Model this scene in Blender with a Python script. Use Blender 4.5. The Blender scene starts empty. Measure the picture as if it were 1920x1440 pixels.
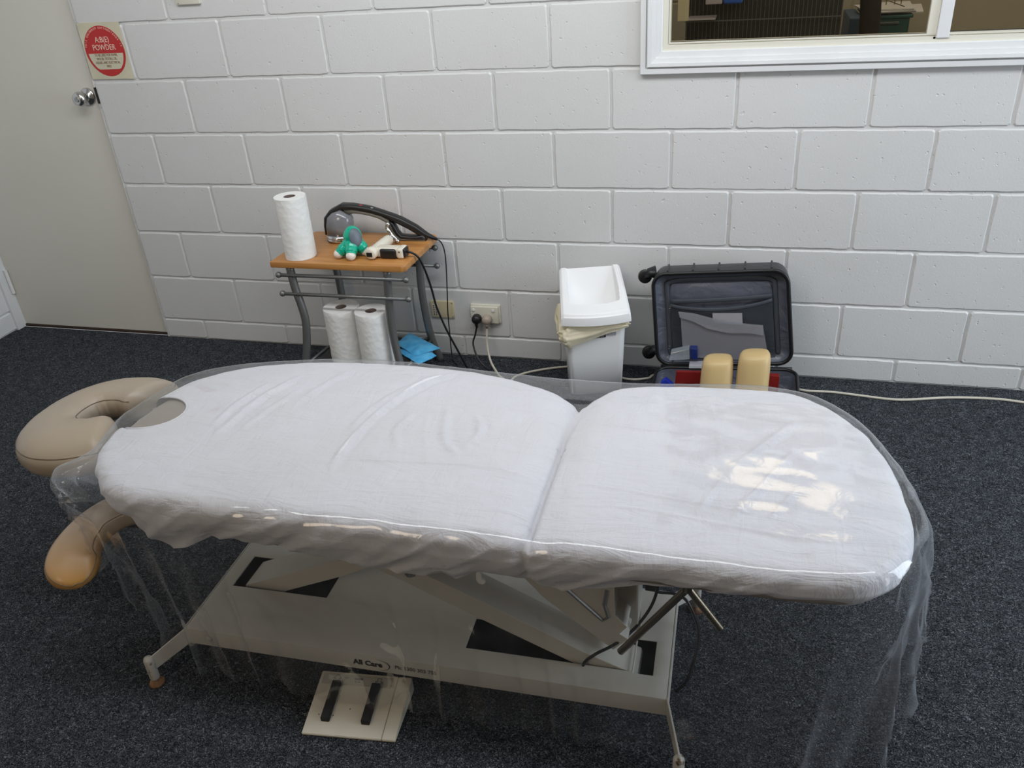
import bpy, bmesh, math, random
import numpy as np
from mathutils import Vector, Matrix, Quaternion
from mathutils import noise as mnoise

S = bpy.context.scene
COL = S.collection
PI = math.pi
rnd = random.Random(7)

# ------------------------------------------------------------------ camera
cam_d = bpy.data.cameras.new('camera')
cam = bpy.data.objects.new('camera', cam_d)
COL.objects.link(cam)
S.camera = cam
cam_d.sensor_fit = 'HORIZONTAL'
cam_d.sensor_width = 36.0
cam_d.lens = 1557.7 / 1920 * 36.0
cam_d.clip_start = 0.02
CX = (0.964781821, 0.254628719, -0.066032208)      # camera axes in the room (right, up, back)
CY = (-0.069409960, 0.488548252, 0.869771730)
CZ = (0.253728781, -0.834556662, 0.489016241)
cam.matrix_world = Matrix(((CX[0], CY[0], CZ[0], 0.6447), (CX[1], CY[1], CZ[1], -2.8232),
                           (CX[2], CY[2], CZ[2], 1.5364), (0, 0, 0, 1)))

# ------------------------------------------------------------------ exposure, sky, big lights
S.view_settings.view_transform = 'Standard'
S.view_settings.look = 'None'
S.view_settings.gamma = 1.0
S.view_settings.use_curve_mapping = False
S.view_settings.exposure = -0.07

w = bpy.data.worlds.new('room_air')
S.world = w
w.use_nodes = True
bg = w.node_tree.nodes['Background']
bg.inputs[0].default_value = (0.95, 0.97, 1.0, 1)
bg.inputs[1].default_value = 0.35


def area_light(name, loc, target, sx, sy, power, color):
    d = bpy.data.lights.new(name, 'AREA')
    d.shape = 'RECTANGLE'
    d.size, d.size_y = sx, sy
    d.energy = power
    d.color = color
    o = bpy.data.objects.new(name, d)
    COL.objects.link(o)
    o.location = loc
    o.rotation_euler = (Vector(target) - Vector(loc)).to_track_quat('-Z', 'Y').to_euler()
    return o


# the open roller door on the right hand side of the room: cool daylight
area_light('daylight_opening', (3.95, -1.2, 1.45), (0.3, -1.2, 0.9), 1.7, 2.3, 78, (0.78, 0.89, 1.0))
# far window further along the right wall
area_light('daylight_window', (3.9, -3.0, 1.0), (0.9, -1.7, 0.5), 0.4, 0.8, 3.5, (0.95, 0.98, 1.0))
# long high window band above the photographer, looking down at the block wall
area_light('clerestory', (0.35, -1.42, 2.45), (0.3, 0.0, 1.0), 3.4, 0.5, 42, (0.96, 0.98, 1.0))
# added warm fill behind the camera, lifting shaded fronts; no known lamp
area_light('warm_fill', (-1.2, -4.2, 2.0), (0.0, -1.5, 0.4), 0.8, 0.8, 13, (1.0, 0.82, 0.60))
# fill added to brighten the room beyond the glass; no lamp seen there
area_light('next_room_fill', (1.1, 1.3, 2.6), (1.1, 1.5, 0.5), 0.8, 0.8, 9, (1.0, 0.84, 0.62))


# ------------------------------------------------------------------ materials
def new_mat(name, color=(0.8, 0.8, 0.8), rough=0.5, metal=0.0, spec=0.5, sss=0.0, coat=0.0, trans=0.0, alpha=1.0):
    m = bpy.data.materials.new(name)
    m.use_nodes = True
    b = m.node_tree.nodes['Principled BSDF']
    b.inputs['Base Color'].default_value = (*color, 1)
    b.inputs['Roughness'].default_value = rough
    b.inputs['Metallic'].default_value = metal
    b.inputs['Specular IOR Level'].default_value = spec
    b.inputs['Coat Weight'].default_value = coat
    b.inputs['Transmission Weight'].default_value = trans
    b.inputs['Alpha'].default_value = alpha
    return m


def nodes(m):
    nt = m.node_tree
    return nt, nt.nodes, nt.links, nt.nodes['Principled BSDF']


def add_coord(nt, scale=(1, 1, 1)):
    tc = nt.nodes.new('ShaderNodeTexCoord')
    mp = nt.nodes.new('ShaderNodeMapping')
    mp.inputs['Scale'].default_value = scale
    nt.links.new(tc.outputs['Object'], mp.inputs['Vector'])
    return mp.outputs['Vector']


def add_noise(nt, vec, scale, detail=2, rough=0.5, dist=0.0):
    n = nt.nodes.new('ShaderNodeTexNoise')
    n.inputs['Scale'].default_value = scale
    n.inputs['Detail'].default_value = detail
    n.inputs['Roughness'].default_value = rough
    n.inputs['Distortion'].default_value = dist
    nt.links.new(vec, n.inputs['Vector'])
    return n.outputs['Fac']


def add_ramp(nt, fac, stops):
    r = nt.nodes.new('ShaderNodeValToRGB')
    e = r.color_ramp.elements
    while len(e) < len(stops):
        e.new(0.5)
    for i, (p, c) in enumerate(stops):
        e[i].position = p
        e[i].color = (*c, 1) if len(c) == 3 else c
    nt.links.new(fac, r.inputs['Fac'])
    return r.outputs['Color']


def add_bump(nt, height, strength, dist, prev=None):
    b = nt.nodes.new('ShaderNodeBump')
    b.inputs['Strength'].default_value = strength
    b.inputs['Distance'].default_value = dist
    nt.links.new(height, b.inputs['Height'])
    if prev is not None:
        nt.links.new(prev, b.inputs['Normal'])
    return b.outputs['Normal']


def noisy(name, c1, c2, scale, rough=0.5, bump=0.0, bdist=0.001, bscale=None, stretch=(1, 1, 1), lo=0.35, hi=0.65, **k):
    m = new_mat(name, c1, rough, **k)
    nt, N, L, b = nodes(m)
    v = add_coord(nt, stretch)
    f = add_noise(nt, v, scale, 4)
    L.new(add_ramp(nt, f, [(lo, c1), (hi, c2)]), b.inputs['Base Color'])
    if bump:
        f2 = add_noise(nt, v, bscale or scale, 3)
        L.new(add_bump(nt, f2, bump, bdist), b.inputs['Normal'])
    return m


# painted block wall: fine pits and a soft orange-peel of paint
M = {}
m = M['block_paint'] = new_mat('painted_block', (0.68, 0.685, 0.68), 0.42, spec=0.45)
nt, N, L, b = nodes(m)
v = add_coord(nt)
f = add_noise(nt, v, 1.3, 3)
L.new(add_ramp(nt, f, [(0.3, (0.655, 0.655, 0.645)), (0.7, (0.695, 0.70, 0.70))]), b.inputs['Base Color'])
pit = add_noise(nt, v, 62, 2, 0.55)
pr_ = add_ramp(nt, pit, [(0.24, (0, 0, 0)), (0.34, (1, 1, 1))])
nb = add_bump(nt, pr_, 0.6, 0.003)
peel = add_noise(nt, v, 150, 3)
nb = add_bump(nt, peel, 0.28, 0.0018, nb)
und = add_noise(nt, v, 9, 2)
nb = add_bump(nt, und, 0.15, 0.006, nb)
L.new(nb, b.inputs['Normal'])

# carpet
m = M['carpet'] = new_mat('grey_flecked_carpet', (0.05, 0.055, 0.06), 0.95, spec=0.1)
nt, N, L, b = nodes(m)
v = add_coord(nt)
vs = add_coord(nt, (1.0, 1.2, 1))
f1 = add_noise(nt, vs, 150, 2, 0.62, 2.2)
c1 = add_ramp(nt, f1, [(0.37, (0.009, 0.0105, 0.013)), (0.49, (0.033, 0.037, 0.044)), (0.59, (0.100, 0.109, 0.124)), (0.72, (0.29, 0.305, 0.32))])
f2 = add_noise(nt, v, 26, 3)
mx = nt.nodes.new('ShaderNodeMix')
mx.data_type = 'RGBA'
mx.blend_type = 'MULTIPLY'
mx.inputs[0].default_value = 0.75
L.new(c1, mx.inputs[6])
L.new(add_ramp(nt, f2, [(0.3, (0.72, 0.72, 0.72)), (0.7, (1.25, 1.25, 1.25))]), mx.inputs[7])
L.new(mx.outputs[2], b.inputs['Base Color'])
L.new(add_bump(nt, f1, 0.9, 0.006), b.inputs['Normal'])

M['door'] = noisy('cream_door_paint', (0.68, 0.665, 0.60), (0.71, 0.695, 0.63), 2.0, 0.45, 0.05, 0.001, 90)
M['white_paint'] = noisy('white_gloss_paint', (0.72, 0.73, 0.74), (0.76, 0.77, 0.78), 5, 0.3, 0.06, 0.001, 60)
M['cream_alu'] = new_mat('cream_aluminium', (0.74, 0.72, 0.63), 0.35)
M['steel'] = new_mat('brushed_steel', (0.62, 0.61, 0.60), 0.22, 1.0)
M['hinge'] = new_mat('dull_hinge_metal', (0.42, 0.42, 0.42), 0.4, 0.9)
M['black_rubber'] = new_mat('black_rubber', (0.012, 0.012, 0.013), 0.5)
M['dark_hole'] = new_mat('slot_shade_black', (0.006, 0.006, 0.008), 0.9)
M['sign_paper'] = noisy('aged_sign_vinyl', (0.66, 0.62, 0.46), (0.60, 0.56, 0.42), 14, 0.4)
M['sign_red'] = new_mat('sign_red', (0.50, 0.022, 0.022), 0.4)
M['sign_pale'] = new_mat('sign_pale_print', (0.80, 0.62, 0.50), 0.5)
M['sign_text'] = new_mat('sign_brown_print', (0.16, 0.07, 0.05), 0.5)
M['white_plastic'] = new_mat('white_plastic', (0.78, 0.78, 0.77), 0.28, sss=0.0)
M['bin_plastic'] = new_mat('white_bin_plastic', (0.84, 0.84, 0.84), 0.3)
M['yellow_plastic'] = new_mat('aged_cream_plastic', (0.66, 0.57, 0.36), 0.35)
M['outlet_white'] = new_mat('outlet_white', (0.70, 0.68, 0.58), 0.3)
M['beige_plug'] = new_mat('beige_plug', (0.42, 0.34, 0.28), 0.35)
M['cream_cable'] = new_mat('cream_cable', (0.60, 0.56, 0.47), 0.4)
M['black_cable'] = new_mat('black_cable', (0.010, 0.010, 0.011), 0.35)

# wood table top
m = M['wood'] = new_mat('honey_wood', (0.45, 0.2, 0.06), 0.32)
nt, N, L, b = nodes(m)
v = add_coord(nt, (1.2, 16, 16))
f = add_noise(nt, v, 3.2, 5, 0.6, 0.7)
L.new(add_ramp(nt, f, [(0.25, (0.36, 0.150, 0.038)), (0.5, (0.50, 0.225, 0.062)), (0.78, (0.60, 0.30, 0.10))]), b.inputs['Base Color'])
M['grey_metal'] = new_mat('grey_powder_coated_metal', (0.20, 0.20, 0.195), 0.36, 0.55)

# paper towel
m = M['paper'] = new_mat('quilted_paper_towel', (0.84, 0.84, 0.82), 0.9, spec=0.1)
nt, N, L, b = nodes(m)
v = add_coord(nt)
wv = nt.nodes.new('ShaderNodeTexVoronoi')
wv.inputs['Scale'].default_value = 55
L.new(v, wv.inputs['Vector'])
nb = add_bump(nt, wv.outputs['Distance'], 0.35, 0.004)
nb = add_bump(nt, add_noise(nt, v, 320, 2), 0.3, 0.001, nb)
L.new(nb, b.inputs['Normal'])
M['cardboard'] = new_mat('cardboard_core', (0.20, 0.15, 0.13), 0.8)

# leatherette
def vinyl(name, c1, c2, rough=0.36):
    mm = noisy(name, c1, c2, 4.0, rough, 0.10, 0.0008, 260, spec=0.45)
    nt2, N2, L2, b2 = nodes(mm)
    vv = add_coord(nt2)
    f3 = add_noise(nt2, vv, 34, 3, 0.5, 0.8)
    nbb = add_bump(nt2, f3, 0.10, 0.003)
    f4 = add_noise(nt2, vv, 260, 2)
    L2.new(add_bump(nt2, f4, 0.10, 0.0008, nbb), b2.inputs['Normal'])
    return mm


M['vinyl'] = vinyl('taupe_vinyl', (0.385, 0.322, 0.255), (0.42, 0.345, 0.255))
M['vinyl_hole'] = vinyl('grey_taupe_vinyl', (0.29, 0.25, 0.21), (0.33, 0.285, 0.24))
# armrest vinyl yellowed by wear towards its tip
m = M['vinyl_arm'] = vinyl('worn_tan_vinyl', (0.25, 0.20, 0.15), (0.27, 0.215, 0.155), 0.33)
nt, N, L, b = nodes(m)
tc = nt.nodes.new('ShaderNodeTexCoord')
sx = nt.nodes.new('ShaderNodeSeparateXYZ')
L.new(tc.outputs['Object'], sx.inputs[0])
mr = nt.nodes.new('ShaderNodeMapRange')
mr.inputs['From Min'].default_value = 0.325
mr.inputs['From Max'].default_value = 0.40
L.new(sx.outputs['Z'], mr.inputs['Value'])
L.new(add_ramp(nt, mr.outputs[0], [(0.0, (0.48, 0.255, 0.075)), (1.0, (0.39, 0.315, 0.24))]), b.inputs['Base Color'])
M['piping'] = new_mat('dark_vinyl_seam', (0.16, 0.12, 0.08), 0.5)
M['bolster'] = vinyl('pale_yellow_vinyl', (0.60, 0.43, 0.20), (0.64, 0.47, 0.23), 0.4)

# cotton cover
m = M['cotton'] = new_mat('white_cotton_cover', (0.73, 0.725, 0.755), 0.75, spec=0.2)
nt, N, L, b = nodes(m)
v = add_coord(nt)
va = add_coord(nt, (1.0, 3.4, 1.6))
f = add_noise(nt, va, 7, 4, 0.55, 1.4)
nb = add_bump(nt, f, 0.42, 0.016)
vb = add_coord(nt, (3.0, 0.8, 1))
f = add_noise(nt, vb, 11, 4, 0.6, 1.2)
nb = add_bump(nt, f, 0.34, 0.010, nb)
f = add_noise(nt, v, 46, 4, 0.6, 0.6)
nb = add_bump(nt, f, 0.16, 0.004, nb)
L.new(nb, b.inputs['Normal'])
st = add_noise(nt, v, 3.0, 3)
L.new(add_ramp(nt, st, [(0.25, (0.69, 0.68, 0.70)), (0.55, (0.73, 0.725, 0.765))]), b.inputs['Base Color'])

# clear plastic film: a thin sheet, partly mirror by fresnel
m = M['film'] = bpy.data.materials.new('clear_plastic_film')
m.use_nodes = True
nt = m.node_tree
for n_ in list(nt.nodes):
    nt.nodes.remove(n_)
out = nt.nodes.new('ShaderNodeOutputMaterial')
tr = nt.nodes.new('ShaderNodeBsdfTransparent')
tr.inputs[0].default_value = (0.955, 0.96, 0.965, 1)
gl = nt.nodes.new('ShaderNodeBsdfGlossy')
gl.inputs['Color'].default_value = (1, 1, 1, 1)
gl.inputs['Roughness'].default_value = 0.085
df = nt.nodes.new('ShaderNodeBsdfDiffuse')
df.inputs['Color'].default_value = (0.75, 0.78, 0.82, 1)
fr = nt.nodes.new('ShaderNodeLayerWeight')
fr.inputs['Blend'].default_value = 0.5
pw = nt.nodes.new('ShaderNodeMath'); pw.operation = 'POWER'; pw.inputs[1].default_value = 3.2
nt.links.new(fr.outputs['Facing'], pw.inputs[0])
ma = nt.nodes.new('ShaderNodeMath'); ma.operation = 'MULTIPLY_ADD'; ma.inputs[1].default_value = 0.75; ma.inputs[2].default_value = 0.05
nt.links.new(pw.outputs[0], ma.inputs[0])
m1 = nt.nodes.new('ShaderNodeMixShader')
m2 = nt.nodes.new('ShaderNodeMixShader')
m2.inputs[0].default_value = 0.03
nt.links.new(ma.outputs[0], m1.inputs[0])
nt.links.new(tr.outputs[0], m1.inputs[1])
nt.links.new(gl.outputs[0], m1.inputs[2])
mb_ = nt.nodes.new('ShaderNodeMath'); mb_.operation = 'MULTIPLY_ADD'; mb_.inputs[1].default_value = 0.20; mb_.inputs[2].default_value = 0.014
nt.links.new(pw.outputs[0], mb_.inputs[0])
nt.links.new(mb_.outputs[0], m2.inputs[0])
nt.links.new(m1.outputs[0], m2.inputs[1])
nt.links.new(df.outputs[0], m2.inputs[2])
nt.links.new(m2.outputs[0], out.inputs[0])
tc = add_coord(nt)
f = add_noise(nt, tc, 16, 3, 0.5, 1.0)
nb = add_bump(nt, f, 0.12, 0.006)
nt.links.new(nb, gl.inputs['Normal'])
nt.links.new(nb, fr.inputs['Normal'])


def sheet_mat(name, tint, gloss, milk, milk_col, rough=0.15):
    mm = bpy.data.materials.new(name)
    mm.use_nodes = True
    n2 = mm.node_tree
    for n_ in list(n2.nodes):
        n2.nodes.remove(n_)
    o2 = n2.nodes.new('ShaderNodeOutputMaterial')
    t2 = n2.nodes.new('ShaderNodeBsdfTransparent')
    t2.inputs[0].default_value = (*tint, 1)
    g2 = n2.nodes.new('ShaderNodeBsdfGlossy')
    g2.inputs['Roughness'].default_value = rough
    d2 = n2.nodes.new('ShaderNodeBsdfDiffuse')
    d2.inputs['Color'].default_value = (*milk_col, 1)
    a2 = n2.nodes.new('ShaderNodeMixShader')
    a2.inputs[0].default_value = gloss
    c2 = n2.nodes.new('ShaderNodeMixShader')
    c2.inputs[0].default_value = milk
    n2.links.new(t2.outputs[0], a2.inputs[1])
    n2.links.new(g2.outputs[0], a2.inputs[2])
    n2.links.new(a2.outputs[0], c2.inputs[1])
    n2.links.new(d2.outputs[0], c2.inputs[2])
    n2.links.new(c2.outputs[0], o2.inputs[0])
    return mm


M['window_glass'] = sheet_mat('window_glass', (0.88, 0.86, 0.80), 0.05, 0.0, (1, 1, 1), 0.02)
M['bubble_wrap'] = sheet_mat('grey_plastic_sleeve', (0.8, 0.8, 0.82), 0.10, 0.36, (0.40, 0.40, 0.44), 0.22)
M['clear_pack'] = sheet_mat('clear_blister', (0.85, 0.88, 0.9), 0.12, 0.28, (0.55, 0.6, 0.65), 0.15)
M['bin_bag'] = sheet_mat('pale_yellow_bin_bag', (0.97, 0.94, 0.80), 0.10, 0.72, (0.95, 0.86, 0.64), 0.2)

M['frame_cream'] = noisy('cream_powder_coat', (0.50, 0.48, 0.43), (0.55, 0.53, 0.475), 3.5, 0.36, 0.04, 0.001, 120)
M['pedal_plate'] = noisy('cream_pedal_plastic', (0.56, 0.52, 0.42), (0.64, 0.60, 0.49), 7, 0.4)
M['pedal_strip'] = new_mat('grey_label_strip', (0.42, 0.40, 0.34), 0.4)
M['pedal_black'] = new_mat('black_pedal_rubber', (0.008, 0.008, 0.010), 0.6)
M['print_black'] = new_mat('black_print', (0.012, 0.012, 0.02), 0.5)
M['print_grey'] = new_mat('faded_print', (0.12, 0.11, 0.10), 0.5)
M['bronze_rod'] = new_mat('worn_bronze_rod', (0.26, 0.215, 0.155), 0.26, 0.95)
M['rust'] = noisy('rusty_foot', (0.10, 0.035, 0.012), (0.30, 0.16, 0.07), 60, 0.7)
M['chipped_tube'] = noisy('chipped_cream_tube', (0.10, 0.06, 0.03), (0.48, 0.45, 0.40), 48, 0.5, lo=0.36, hi=0.44)

M['tool_black'] = new_mat('satin_black_plastic', (0.012, 0.012, 0.013), 0.36)
M['tool_grey'] = new_mat('glossy_grey_plastic', (0.20, 0.20, 0.215), 0.12, coat=0.4)
M['tool_taupe'] = new_mat('warm_grey_plastic', (0.16, 0.145, 0.12), 0.4)
M['chrome_band'] = new_mat('chrome_band', (0.72, 0.72, 0.74), 0.15, 1.0)
M['red_light'] = new_mat('red_button', (0.35, 0.03, 0.03), 0.4)
M['teal'] = new_mat('teal_green_plastic', (0.0, 0.42, 0.27), 0.22, coat=0.3)
M['toe_white'] = new_mat('white_foot_plastic', (0.80, 0.74, 0.68), 0.25)
M['slate'] = new_mat('slate_grey_panel', (0.12, 0.145, 0.175), 0.4)
M['gun_white'] = new_mat('offwhite_gun_plastic', (0.78, 0.73, 0.62), 0.25)
M['blue_mask'] = noisy('light_blue_wrap', (0.06, 0.38, 0.72), (0.13, 0.52, 0.85), 30, 0.3, 0.3, 0.004, 28)

M['case_shell'] = new_mat('charcoal_hard_shell', (0.032, 0.033, 0.036), 0.38)
M['case_rim'] = new_mat('black_rim_rubber', (0.008, 0.008, 0.009), 0.4)
m = M['lining'] = new_mat('blue_grey_satin_lining', (0.095, 0.104, 0.135), 0.34, spec=0.8)
nt, N, L, b = nodes(m)
v = add_coord(nt, (1, 1, 1.6))
f = add_noise(nt, v, 9, 3, 0.5, 1.0)
L.new(add_bump(nt, f, 0.5, 0.02), b.inputs['Normal'])
M['zip'] = new_mat('slate_zip_tape', (0.055, 0.065, 0.080), 0.6)
m = M['mesh_net'] = new_mat('dark_mesh_net', (0.035, 0.043, 0.050), 0.55, alpha=0.6)
M['red_cover'] = noisy('dark_red_cover', (0.20, 0.010, 0.008), (0.24, 0.014, 0.012), 20, 0.35)
M['paper_white'] = new_mat('printed_paper', (0.62, 0.60, 0.58), 0.7)
M['blue_box'] = new_mat('navy_box', (0.012, 0.025, 0.13), 0.3)
M['royal_blue'] = new_mat('royal_blue_plastic', (0.012, 0.03, 0.40), 0.4)
M['silver_foil'] = new_mat('silver_box', (0.45, 0.45, 0.50), 0.35, 0.3)
M['threshold'] = new_mat('dark_timber_threshold', (0.05, 0.03, 0.02), 0.6)
M['brown_panel'] = new_mat('brown_panelling', (0.28, 0.185, 0.10), 0.6)
M['ceiling_white'] = new_mat('white_ceiling', (0.70, 0.70, 0.68), 0.8)
M['tan_wall'] = noisy('tan_block_paint', (0.42, 0.37, 0.27), (0.46, 0.41, 0.30), 2, 0.6)
M['cage_black'] = new_mat('black_cabinet', (0.010, 0.011, 0.012), 0.5)
M['cage_wire'] = new_mat('grey_cage_wire', (0.14, 0.15, 0.14), 0.4, 0.5)
M['seat_dark'] = new_mat('dark_brown_chair', (0.030, 0.024, 0.020), 0.55)
M['crate_teal'] = new_mat('dark_teal_crate', (0.018, 0.10, 0.085), 0.45)
M['crate_blue'] = new_mat('dull_blue_crate', (0.03, 0.07, 0.12), 0.5)
M['screen_blue'] = new_mat('blue_package', (0.02, 0.10, 0.42), 0.4)
M['card_pink'] = new_mat('pale_pink_card', (0.42, 0.36, 0.36), 0.6)


# ------------------------------------------------------------------ mesh helpers
def tag(o, label=None, cat=None, group=None, kind=None):
    if label: o['label'] = label
    if cat: o['category'] = cat
    if group: o['group'] = group
    if kind: o['kind'] = kind
    return o


def root(name, loc, label, cat, group=None):
    o = bpy.data.objects.new(name, None)
    o.empty_display_size = 0.05
    COL.objects.link(o)
    o.location = loc
    return tag(o, label, cat, group)


def origin_of(o):
    p = Vector((0, 0, 0))
    while o is not None:
        p += o.location
        o = o.parent
    return p


class MB:
    """collects geometry given in room coordinates; build() links it as ONE mesh object"""

    def __init__(s):
        s.V = []; s.F = []; s.MI = []; s.mi = 0

    def add(s, V, F):
        o = len(s.V)
        s.V += [tuple(map(float, p)) for p in V]
        for f in F:
            s.F.append(tuple(i + o for i in f)); s.MI.append(s.mi)
        return s

    def box(s, x0, x1, y0, y1, z0, z1, bevel=0.0, seg=2, mat=None):
        bm = bmesh.new()
        bmesh.ops.create_cube(bm, size=1)
        bmesh.ops.scale(bm, vec=(x1 - x0, y1 - y0, z1 - z0), verts=bm.verts)
        if bevel > 0:
            bmesh.ops.bevel(bm, geom=list(bm.edges), offset=bevel, segments=seg, profile=0.6, affect='EDGES')
        bmesh.ops.translate(bm, vec=((x0 + x1) / 2, (y0 + y1) / 2, (z0 + z1) / 2), verts=bm.verts)
        return s.bm(bm, mat)

    def bm(s, bm, mat=None):
        bm.verts.index_update()
        V = [(mat @ v_.co if mat else v_.co.copy()) for v_ in bm.verts]
        F = [[v_.index for v_ in f.verts] for f in bm.faces]
        bm.free()
        return s.add(V, F)

    def tube(s, pts, r, seg=10, closed=False, ry=None, up=None, caps=True):
        P = [Vector(p) for p in pts]
        n = len(P)
        R = r if hasattr(r, '__len__') else [r] * n
        RY = (ry if hasattr(ry, '__len__') else [ry] * n) if ry is not None else R
        T = []
        for i in range(n):
            a = P[(i - 1) % n] if (closed or i > 0) else P[i]
            c = P[(i + 1) % n] if (closed or i < n - 1) else P[i]
            T.append((c - a).normalized())
        ref = Vector(up) if up else (Vector((0, 0, 1)) if abs(T[0].z) < 0.9 else Vector((1, 0, 0)))
        nrm = (ref - T[0] * ref.dot(T[0])).normalized()
        V = []
        for i in range(n):
            if up:
                nrm = (Vector(up) - T[i] * Vector(up).dot(T[i])).normalized()
            elif i > 0:
                q = T[i - 1].rotation_difference(T[i])
                nrm = (q @ nrm)
                nrm = (nrm - T[i] * nrm.dot(T[i])).normalized()
            bn = T[i].cross(nrm)
            for k in range(seg):
                a = 2 * PI * k / seg
                V.append(P[i] + nrm * (math.cos(a) * R[i]) + bn * (math.sin(a) * RY[i]))
        F = []
        for i in range(n if closed else n - 1):
            j = (i + 1) % n
            for k in range(seg):
                k2 = (k + 1) % seg
                F.append((i * seg + k, i * seg + k2, j * seg + k2, j * seg + k))
        if caps and not closed:
            F.append(tuple(reversed(range(seg))))
            F.append(tuple((n - 1) * seg + k for k in range(seg)))
        return s.add(V, F)

    def lathe(s, prof, c, axis=(0, 0, 1), seg=32):
        ax = Vector(axis).normalized()
        u = Vector((1, 0, 0)) if abs(ax.x) < 0.9 else Vector((0, 1, 0))
        u = (u - ax * u.dot(ax)).normalized()
        v_ = ax.cross(u)
        c = Vector(c)
        V = []; F = []
        n = len(prof)
        for r, h in prof:
            for k in range(seg):
                a = 2 * PI * k / seg
                V.append(c + ax * h + u * (r * math.cos(a)) + v_ * (r * math.sin(a)))
        for i in range(n - 1):
            for k in range(seg):
                k2 = (k + 1) % seg
                F.append((i * seg + k, i * seg + k2, (i + 1) * seg + k2, (i + 1) * seg + k))
        if prof[0][0] > 1e-5: F.append(tuple(reversed(range(seg))))
        if prof[-1][0] > 1e-5: F.append(tuple((n - 1) * seg + k for k in range(seg)))
        return s.add(V, F)

    def ball(s, c, r, seg=18, sc=(1, 1, 1), mat=None):
        bm = bmesh.new()
        bmesh.ops.create_uvsphere(bm, u_segments=seg, v_segments=seg * 2 // 3, radius=r)
        bmesh.ops.scale(bm, vec=sc, verts=bm.verts)
        if mat: bmesh.ops.transform(bm, matrix=mat, verts=bm.verts)
        bmesh.ops.translate(bm, vec=c, verts=bm.verts)
        return s.bm(bm)

    def prism(s, poly, d, bevel=0.0, seg=2):
        """poly: coplanar 3d points; d: extrusion vector"""
        bm = bmesh.new()
        vs_ = [bm.verts.new(p) for p in poly]
        f_ = bm.faces.new(vs_)
        r_ = bmesh.ops.extrude_face_region(bm, geom=[f_])
        nv = [g for g in r_['geom'] if isinstance(g, bmesh.types.BMVert)]
        bmesh.ops.translate(bm, vec=d, verts=nv)
        bmesh.ops.recalc_face_normals(bm, faces=bm.faces)
        if bevel > 0:
            bmesh.ops.bevel(bm, geom=list(bm.edges), offset=bevel, segments=seg, profile=0.6, affect='EDGES')
        return s.bm(bm)

    def build(s, name, mat, parent=None, smooth=False, auto=None, origin=None, recalc=True):
        o0 = origin_of(parent) if parent else Vector(origin or (0, 0, 0))
        me = bpy.data.meshes.new(name)
        me.from_pydata([(p[0] - o0.x, p[1] - o0.y, p[2] - o0.z) for p in s.V], [], s.F)
        mats = mat if isinstance(mat, (list, tuple)) else [mat]
        for k in mats: me.materials.append(k)
        if len(mats) > 1:
            me.polygons.foreach_set('material_index', s.MI)
        me.update()
        if recalc:
            bm = bmesh.new(); bm.from_mesh(me)
            bmesh.ops.recalc_face_normals(bm, faces=bm.faces)
            bm.to_mesh(me); bm.free()
        if smooth or auto:
            me.polygons.foreach_set('use_smooth', [True] * len(me.polygons))
            if auto:
                me.set_sharp_from_angle(angle=math.radians(auto))
        o = bpy.data.objects.new(name, me)
        COL.objects.link(o)
        if parent:
            o.parent = parent
        else:
            o.location = o0
        return o


def catmull(pts, per=8, closed=False):
    P = [np.array(p, float) for p in pts]
    n = len(P)
    out_ = []
    rng = range(n) if closed else range(n - 1)
    for i in rng:
        if closed:
            a, b_, c, d = P[(i - 1) % n], P[i], P[(i + 1) % n], P[(i + 2) % n]
        else:
            a = P[i - 1] if i > 0 else 2 * P[i] - P[i + 1]
            b_, c = P[i], P[i + 1]
            d = P[i + 2] if i + 2 < n else 2 * P[i + 1] - P[i]
        for k in range(per):
            t = k / per
            out_.append(0.5 * ((2 * b_) + (-a + c) * t + (2 * a - 5 * b_ + 4 * c - d) * t * t + (-a + 3 * b_ - 3 * c + d) * t ** 3))
    if not closed: out_.append(P[-1])
    return out_


def text_mesh(name, body, size, M4, mat, parent, align='CENTER', extrude=0.0003, offset=0.0):
    """flat lettering laid on a surface: M4 places the text's own x/y/z axes"""
    cu = bpy.data.curves.new(name, 'FONT')
    cu.body = body
    cu.size = size
    cu.align_x = align
    cu.extrude = extrude
    cu.offset = offset
    cu.resolution_u = 3
    t = bpy.data.objects.new(name, cu)
    COL.objects.link(t)
    me = bpy.data.meshes.new_from_object(t.evaluated_get(bpy.context.evaluated_depsgraph_get()))
    COL.objects.unlink(t)
    bpy.data.objects.remove(t)
    o0 = origin_of(parent)
    me.transform(Matrix.Translation(-o0) @ M4)
    me.materials.clear(); me.materials.append(mat)
    o = bpy.data.objects.new(name, me)
    COL.objects.link(o); o.parent = parent
    return o


def frame4(o, x, y):
    x = Vector(x).normalized(); y = Vector(y); y = (y - x * y.dot(x)).normalized()
    z = x.cross(y)
    return Matrix(((x.x, y.x, z.x, o[0]), (x.y, y.y, z.y, o[1]), (x.z, y.z, z.z, o[2]), (0, 0, 0, 1)))


# ------------------------------------------------------------------ setting
H0 = 0.0909          # height of the first bed joint above the carpet
BL, BH = 0.4, 0.2    # block module
XL = -1.803          # left end of the block wall (door opening)
XWL = -2.612         # left side wall
WX0, WX1, WZ0, WZ1 = 0.352, 2.30, 1.118, 2.12   # window opening in the wall

# floor
f_ = MB()
f_.add([(XWL - 0.1, -4.62, 0), (4.0, -4.62, 0), (4.0, 0.012, 0), (XWL - 0.1, 0.012, 0)], [(0, 1, 2, 3)])
f_.add([(XWL - 0.1, -4.62, -0.03), (4.0, -4.62, -0.03), (4.0, 0.06, -0.03), (XWL - 0.1, 0.06, -0.03)], [(3, 2, 1, 0)])
tag(f_.build('floor', M['carpet']), kind='structure')


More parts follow.
